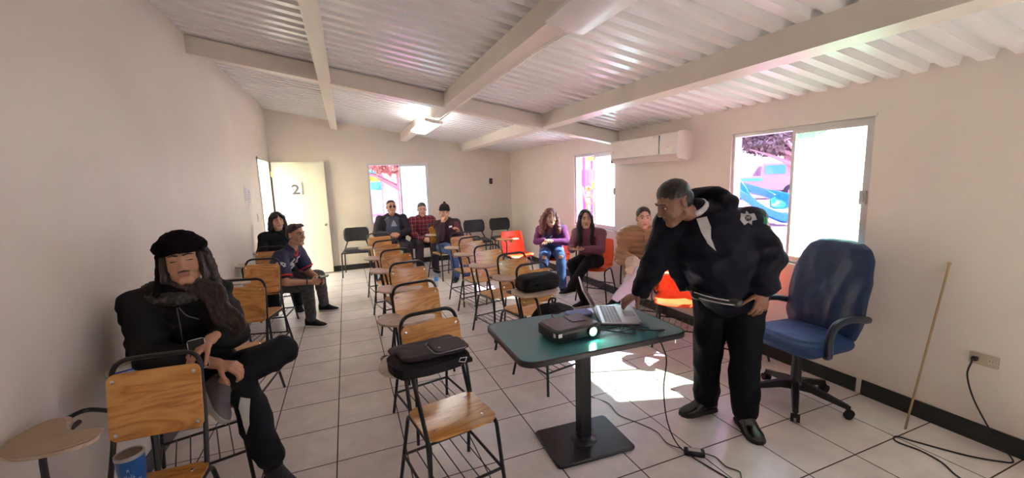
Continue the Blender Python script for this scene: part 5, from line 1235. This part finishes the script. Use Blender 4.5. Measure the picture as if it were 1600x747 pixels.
mb=MB(); lell(mb,M,(0,-.020,.048),(.0805,.094,.083)); lell(mb,M,(0,-.055,.005),(.074,.060,.078)); lell(mb,M,(0,-.125,.03),(.034,.034,.036)); mb.remesh('tied_back_hair',HD,o,.006,3,(.002,(60,60,60)))
TAN=mat('tan_puffer_nylon',(.36,.19,.095),rough=.5,spec=.4,bump=.25,bscale=50,var=.06)
mb=MB(); torso(mb,J,.055,w=(.165,.175,.175),d=.80,shr=.088)
for s in 'LR': mb.cap(J['sh'+s],J['el'+s],.098,.088); a,b=V(J['el'+s]),V(J['wr'+s]); mb.cap(a,a+(b-a)*.82,.085,.058)
nk=V(J['neck']); 
for k in range(12):
    a,b=2*pi*k/12,2*pi*(k+1)/12; mb.cap(nk+V((.085*cos(a),.085*sin(a),.02)),nk+V((.085*cos(b),.085*sin(b),.02)),.038,.038)
pj_=mb.remesh('puffer_jacket',TAN,o,.008,5)
nv=[v.normal.copy() for v in pj_.data.vertices]
for v,n_ in zip(pj_.data.vertices,nv):
    t=v.co.z/.062+.35*noise.noise(v.co*6); v.co+=n_*(.016*abs(sin(pi*t))**.55-.010)+n_*.008*noise.noise(v.co*11)
mb=MB(); mb.tube([nk+V((-.075,-.10,.02)),V(J['chest'])+V((-.13,-.17,.03)),V(J['belly'])+V((-.15,-.17,.02))],.006,6); mb.build('zip',mat('dark_tan_zip',(.20,.11,.06),rough=.5),pj_)
clothes_legs(J,o,'white_trousers',fabric('white_stretch_cotton',(.66,.60,.66)),r=(.088,.068,.058,.042),disp=(.003,(8,8,6))); shoes(J,o,SNK,None,.90); recenter(o)
# cream knit hat held on her lap
Mh=T(V(J['wrL'])*.5+V(J['wrR'])*.5+V((-.10,-.02,.0)))
mb=MB(); mb.ell((0,0,0),(.085,.065,.075),None); mb.cap((-.05,-.03,-.06),(.06,.01,-.065),.05,.05); h_=mb.remesh('knit_hat',fabric('cream_knit',(.58,.46,.34),var=.1,bump=.8,bscale=70),None,.006,4,(.008,(16,16,16)),M=Mh); tag(h_,'crumpled cream knit hat held in the lap of the woman in the tan jacket','hat'); recenter(h_)
# notebook on the tablet of the chair next to the straight-haired woman
def on_ch(c,x,y): a=c.rotation_euler.z; return (c.location.x+x*cos(a)-y*sin(a), c.location.y+x*sin(a)+y*cos(a))
x,y=on_ch(OCH[3],-.16,-.06)
nb=empty('notebook',(x,y,.7205),radians(-38)); tag(nb,'open white notebook lying on a chair tablet between the two women by the wall','notebook')
for s in (-1,1):
    mb=MB(); mb.loft([[V((s*t*.135,yy,z)) for yy,z in ((-.10,.0),(.10,.0),(.10,.006+.006*sin(t*pi)),(-.10,.006+.006*sin(t*pi)))] for t in (.0,.15,.4,.7,1)]); mb.build('page_block',PAPER,nb)
# ------------------------------------------------------------------ outside
GZ=-.12
GR=mat('dusty_ground',(.24,.19,.165),rough=.9,var=.12,vscale=1.2)
mb=MB()
mb.box((22,12,GZ-.05),(60,70,.1)); struct(mb.build('ground',GR,None,False))
def leaf_crown(name,c,r,n,matl,parent,seed=1,size=.12,flat=.7):
    R=random.Random(seed); mb=MB()
    for i in range(n):
        while True:
            p=V((R.uniform(-1,1),R.uniform(-1,1),R.uniform(-1,1)))
            if .25<p.length<1 and noise.noise(p*2.2+V((seed,0,0)))>-.12: break
        p=V((p.x*r,p.y*r,p.z*r*flat))+V(c)
        M=Matrix.Rotation(R.uniform(0,6.28),3,V((R.uniform(-1,1),R.uniform(-1,1),R.uniform(-1,1))).normalized()); s=size*R.uniform(.6,1.3)
        q=[p+M@V((-s,0,0)),p+M@V((0,-s*.5,.1*s)),p+M@V((s,0,0)),p+M@V((0,s*.5,.1*s))]
        mb.faces(q,[(0,1,2,3)])
    o=mb.build(name,matl,parent,False); o['kind']='stuff'; return o
LEAF=mat('dusty_tree_leaves',(.16,.15,.13),rough=.7,var=.3,vscale=3); LEAF2=mat('dry_orange_leaves',(.42,.24,.15),rough=.7,var=.3,vscale=3); BARK=mat('pale_bark',(.36,.26,.24),rough=.85,var=.2)
def tree(x,y,h,r,label,lm=LEAF,seed=1,n=2600,lean=0,trunk=.22,rot=0):
    t=empty('tree',(x,y,GZ),radians(rot)); tag(t,label,'tree')
    mb=MB(); mb.tube(spline([(0,0,-.1),(lean*.3,.05,h*.3),(lean*.6,-.05,h*.55),(lean,0,h)],6),[trunk*(1-.025*i) for i in range(19)],10)
    R=random.Random(seed)
    for k in range(7):
        a=R.uniform(0,6.28); z=h*R.uniform(.4,.8); mb.tube([(lean*.6*z/h,0,z),(lean*.8+cos(a)*r*.45,sin(a)*r*.45,z+r*.3),(lean+cos(a)*r*.8,sin(a)*r*.8,z+r*.42)],[trunk*.45,trunk*.28,.02],7)
    mb.build('trunk',BARK,t); leaf_crown('crown',(lean,0,h),r,n,lm,t,seed); return t
tree(17.5,11.2,3.75,2.0,'large dusty tree whose crown fills the top of the nearest right-hand window',seed=3,n=9000,lean=1.7,rot=90)
tree(1.75,13.3,3.1,1.6,'orange-leaved tree with pale trunk outside the back window',LEAF2,seed=5,n=2600,lean=-.2,trunk=.20)
tree(.2,17.2,3.8,1.7,'second pale-trunked tree further outside the back window',LEAF2,seed=8,n=1800,lean=.3,trunk=.16)
# blue slide with its tower
SLB=mat('blue_slide_plastic',(.01,.22,.85),rough=.3); PNK=mat('pink_post_paint',(.75,.35,.50),rough=.5); TQ=mat('turquoise_panel',(.05,.55,.65),rough=.5); YEL=mat('yellow_paint',(.85,.55,.03),rough=.5); ORP=mat('orange_paint',(.85,.25,.03),rough=.5); PRP=mat('magenta_paint',(.60,.10,.40),rough=.5)
def slide(name,pts,w,m,parent=None):
    pts=spline(pts,8); mb=MB(); R=[]
    for i,p in enumerate(pts):
        t=(pts[min(i+1,len(pts)-1)]-pts[max(i-1,0)]); t.z=0; t.normalize(); sd=V((-t.y,t.x,0))
        pr2=[(-.5,.42),(-.44,.42),(-.40,.10),(-.22,.0),(.22,0),(.40,.10),(.44,.42),(.5,.42),(.5,.36),(.47,.02),(.25,-.08),(-.25,-.08),(-.47,.02),(-.5,.36)]
        R.append([p+sd*a*w+V((0,0,b*w)) for a,b in pr2])
    mb.loft(R); return mb.build(name,m,parent)
pl=empty('play_tower',(12.4,10.9,GZ)); tag(pl,'play tower with turquoise roof and curved blue slide seen through the nearest window','playground')
for sx in (-.5,.5):
    for sy in (-.5,.5):
        mb=MB(); mb.tube([(sx,sy+.5,0),(sx,sy+.5,2.3)],.055,10); mb.build('post',PNK,pl)
mb=MB(); mb.box((0,.5,1.05),(1.1,1.1,.08)); mb.build('platform',PNK,pl,False)
mb=MB(); mb.loft([[V((x*s,y*s+.5,z)) for x,y in ((-.7,-.7),(.7,-.7),(.7,.7),(-.7,.7))] for s,z in ((1,2.1),(.9,2.25),(.05,2.65))]); mb.build('roof',TQ,pl)
slide('slide',[(-.05,.1,1.45),(.0,-.3,1.30),(.1,-.75,.85),(.4,-1.15,.42),(.75,-1.5,.16),(.95,-1.7,.13)],.62,SLB,pl)
slide('curved_slide',[(.4,.1,1.2),(1.0,-.1,1.05),(1.5,-.55,.85),(1.5,-1.1,.68),(1.0,-1.3,.55)],.60,SLB,pl)
# truck
tk=empty('truck',(25.5,19.4,GZ),radians(-52)); tag(tk,'pale truck with dark wheels parked far outside the nearest window','truck')
TRK=mat('pale_truck_paint',(.30,.28,.30),rough=.4); 
mb=MB(); mb.prism([(-2.6,0),(2.2,0),(2.3,.15),(2.3,.8),(1.5,.95),(1.2,1.7),(-.1,1.75),(-.2,.9),(-2.6,.9)],-.95,.95,M=T(0,0,.55)@Rx(radians(90)),bev=.04); mb.build('body',TRK,tk)
mb=MB(); mb.box((.55,-.98,1.85),(1.1,.03,.55)); mb.box((.55,.98,1.85),(1.1,.03,.55)); mb.build('side_window',mat('teal_tinted_glass',(.03,.30,.40),rough=.1),tk,False)
mb=MB(); mb.box((-1.3,-.98,1.25),(2.4,.02,.18)); mb.build('stripe',TQ,tk,False)
for x in (-1.7,1.5):
    for y in (-.9,.9):
        mb=MB(); mb.lathe([(.001,-.12),(.38,-.12),(.47,-.08),(.47,.08),(.38,.12),(.001,.12)],M=Rx(radians(90)),c=(x,y,.47),n=28); w_=mb.build('wheel',RUB,tk)
        mb=MB(); mb.lathe([(.001,-.13),(.22,-.13),(.22,.13),(.001,.13)],M=Rx(radians(90)),c=(x,y,.47),n=20); mb.build('hub_cap',TRK,w_)
# orange and pink climbing frame outside the far window
cf=empty('climbing_frame',(8.55,13.6,GZ)); tag(cf,'magenta and orange climbing frame with yellow slide outside the far right window','playground')
for x,y in ((-.4,-.3),(.5,-.3),(-.4,.6),(.5,.6)):
    mb=MB(); mb.tube([(x,y,0),(x,y,3.0)],.06,8); mb.build('post',PRP,cf)
mb=MB(); mb.box((.05,.15,1.35),(1.0,1.0,.08)); mb.build('platform',ORP,cf,False)
mb=MB(); mb.box((.05,-.32,1.75),(.9,.05,.6)); mb.box((-.42,.15,1.75),(.05,.9,.6)); mb.build('side_panel',PRP,cf,False)
mb=MB(); mb.prism([(-.42,0),(.42,0),(.42,.55),(-.42,.55),(-.42,.4),(-.25,.4),(-.25,.15),(.25,.15),(.25,.4),(-.42,.4)],-.03,.03,M=T(.05,-.32,2.35)@Rx(radians(90))); mb.build('window_panel',ORP,cf,False)
slide('slide',[(.05,-.35,1.4),(.3,-1.0,1.2),(.65,-1.5,.75),(.9,-2.1,.3),(.95,-2.5,.2)],.5,YEL,cf)
mb=MB()
for s in (-.25,.25): mb.tube([(-.5+s*.6,-1.2,0),(-.35+s*.6,-.35,1.4)],.035,6)
for k in range(6): t=k/6+.08; mb.tube([(-.65+.15*t,-1.2+.85*t,1.4*t),(-.35+.15*t,-1.2+.85*t,1.4*t)],.025,6)
mb.build('ladder',ORP,cf)
# colourful play panel and benches outside the back window
pp=empty('playground_board',(-.0,15.0,GZ)); tag(pp,'turquoise and yellow play panel outside the back window','playground')
for x in (-.2,1.2):
    mb=MB(); mb.tube([(x,0,0),(x,0,2.6)],.05,8); mb.build('post',PNK,pp)
mb=MB(); mb.box((.5,0,2.25),(1.4,.06,.5)); mb.build('upper_board',TQ,pp,False)
mb=MB(); mb.box((.5,-.01,1.95),(1.4,.06,.16)); mb.build('yellow_band',YEL,pp,False)
mb=MB(); mb.box((.5,0,1.7),(1.4,.06,.28)); mb.build('lower_board',TQ,pp,False)
BEN=mat('mauve_bench',(.45,.30,.38),rough=.6)
for k,(x,y) in enumerate(((.65,11.6),(.5,13.0))):
    bn=empty('bench',(x,y,GZ)); tag(bn,['nearer mauve slatted bench outside the back window','farther mauve slatted bench outside the back window'][k],'bench','benches outside the back window')
    mb=MB()
    for j in range(3): mb.box((0,-.15+.15*j,.45),(1.5,.11,.04))
    mb.build('seat',BEN,bn,False); mb=MB()
    for j in range(2): mb.box((0,.24,.65+.17*j),(1.5,.04,.11))
    mb.build('backrest',BEN,bn,False); mb=MB()
    for s in (-.6,.6): mb.box((s,0,.21),(.06,.45,.43)); mb.box((s,.22,.55),(.05,.05,.6))
    mb.build('leg',BEN,bn,False)
# pale perimeter walls and corridor wall
PW=mat('pale_pink_render',(.30,.24,.25),rough=.85)
mb=MB(); mb.box((36,16,1.0),(.25,44,2.3)); struct(mb.build('perimeter_wall_east',PW,None,False))
mb=MB(); mb.box((14,28,1.0),(44,.25,2.3)); struct(mb.build('perimeter_wall_north',PW,None,False))
mb=MB(); mb.box((XL-1.6,8.0,1.4),(.15,7,3.0)); struct(mb.build('corridor_wall',OUTY,None,False))
mb=MB(); mb.box((XL-.9,8.0,GZ+.03),(1.5,7,.1)); struct(mb.build('corridor_floor',GR,None,False))

# ------------------------------------------------------------------ light, sky, camera
sun=bpy.data.lights.new('sun','SUN'); sun.energy=SUN_E; sun.angle=radians(.6); sun.color=(1,.95,.87)
so=bpy.data.objects.new('sun',sun); COL.objects.link(so); so.location=(8,-3,9)
so.rotation_euler=V((-.90,.28,-1.0)).to_track_quat('-Z','Y').to_euler()
w=bpy.data.worlds.new('sky'); bpy.context.scene.world=w; w.use_nodes=True; nt=w.node_tree; N=nt.nodes; L=nt.links
bgn=N['Background']; bgn.inputs[1].default_value=SKY_E
tc=N.new('ShaderNodeTexCoord'); sx=N.new('ShaderNodeSeparateXYZ'); L.new(tc.outputs['Generated'],sx.inputs[0])
cr=N.new('ShaderNodeValToRGB'); cr.color_ramp.elements[0].position=0; cr.color_ramp.elements[0].color=(.95,.92,.95,1); cr.color_ramp.elements[1].position=.7; cr.color_ramp.elements[1].color=(.50,.68,1,1)
L.new(sx.outputs['Z'],cr.inputs[0]); L.new(cr.outputs[0],bgn.inputs[0])
sc=bpy.context.scene
sc.view_settings.view_transform='Standard'; sc.view_settings.look='None'; sc.view_settings.gamma=1; sc.view_settings.use_curve_mapping=False
sc.view_settings.exposure=EXPO
sc.cycles.max_bounces=14; sc.cycles.diffuse_bounces=9; sc.cycles.glossy_bounces=5; sc.cycles.transparent_max_bounces=16; sc.cycles.transmission_bounces=6
sc.cycles.sample_clamp_indirect=8
cam=bpy.data.cameras.new('camera'); co=bpy.data.objects.new('camera',cam); COL.objects.link(co); sc.camera=co
cam.sensor_width=36; cam.sensor_fit='HORIZONTAL'; cam.lens=649.28/1600*36; cam.clip_start=.05; cam.clip_end=200
yaw,pit,rol=.375143963,.142073701,-.0331676812
f=V((sin(yaw)*cos(pit),cos(yaw)*cos(pit),-sin(pit))); r=V((cos(yaw),-sin(yaw),0)); u=r.cross(f)
rr=r*cos(rol)+u*sin(rol); uu=-r*sin(rol)+u*cos(rol)
co.matrix_world=frame(rr,uu,-f,(0,0,1.65))

# origins of the loose meshes at their own base
for o in [o for o in COL.objects if o.parent is None and o.type=='MESH' and 'category' in o.keys() and o.location.length<1e-6]:
    recenter(o)
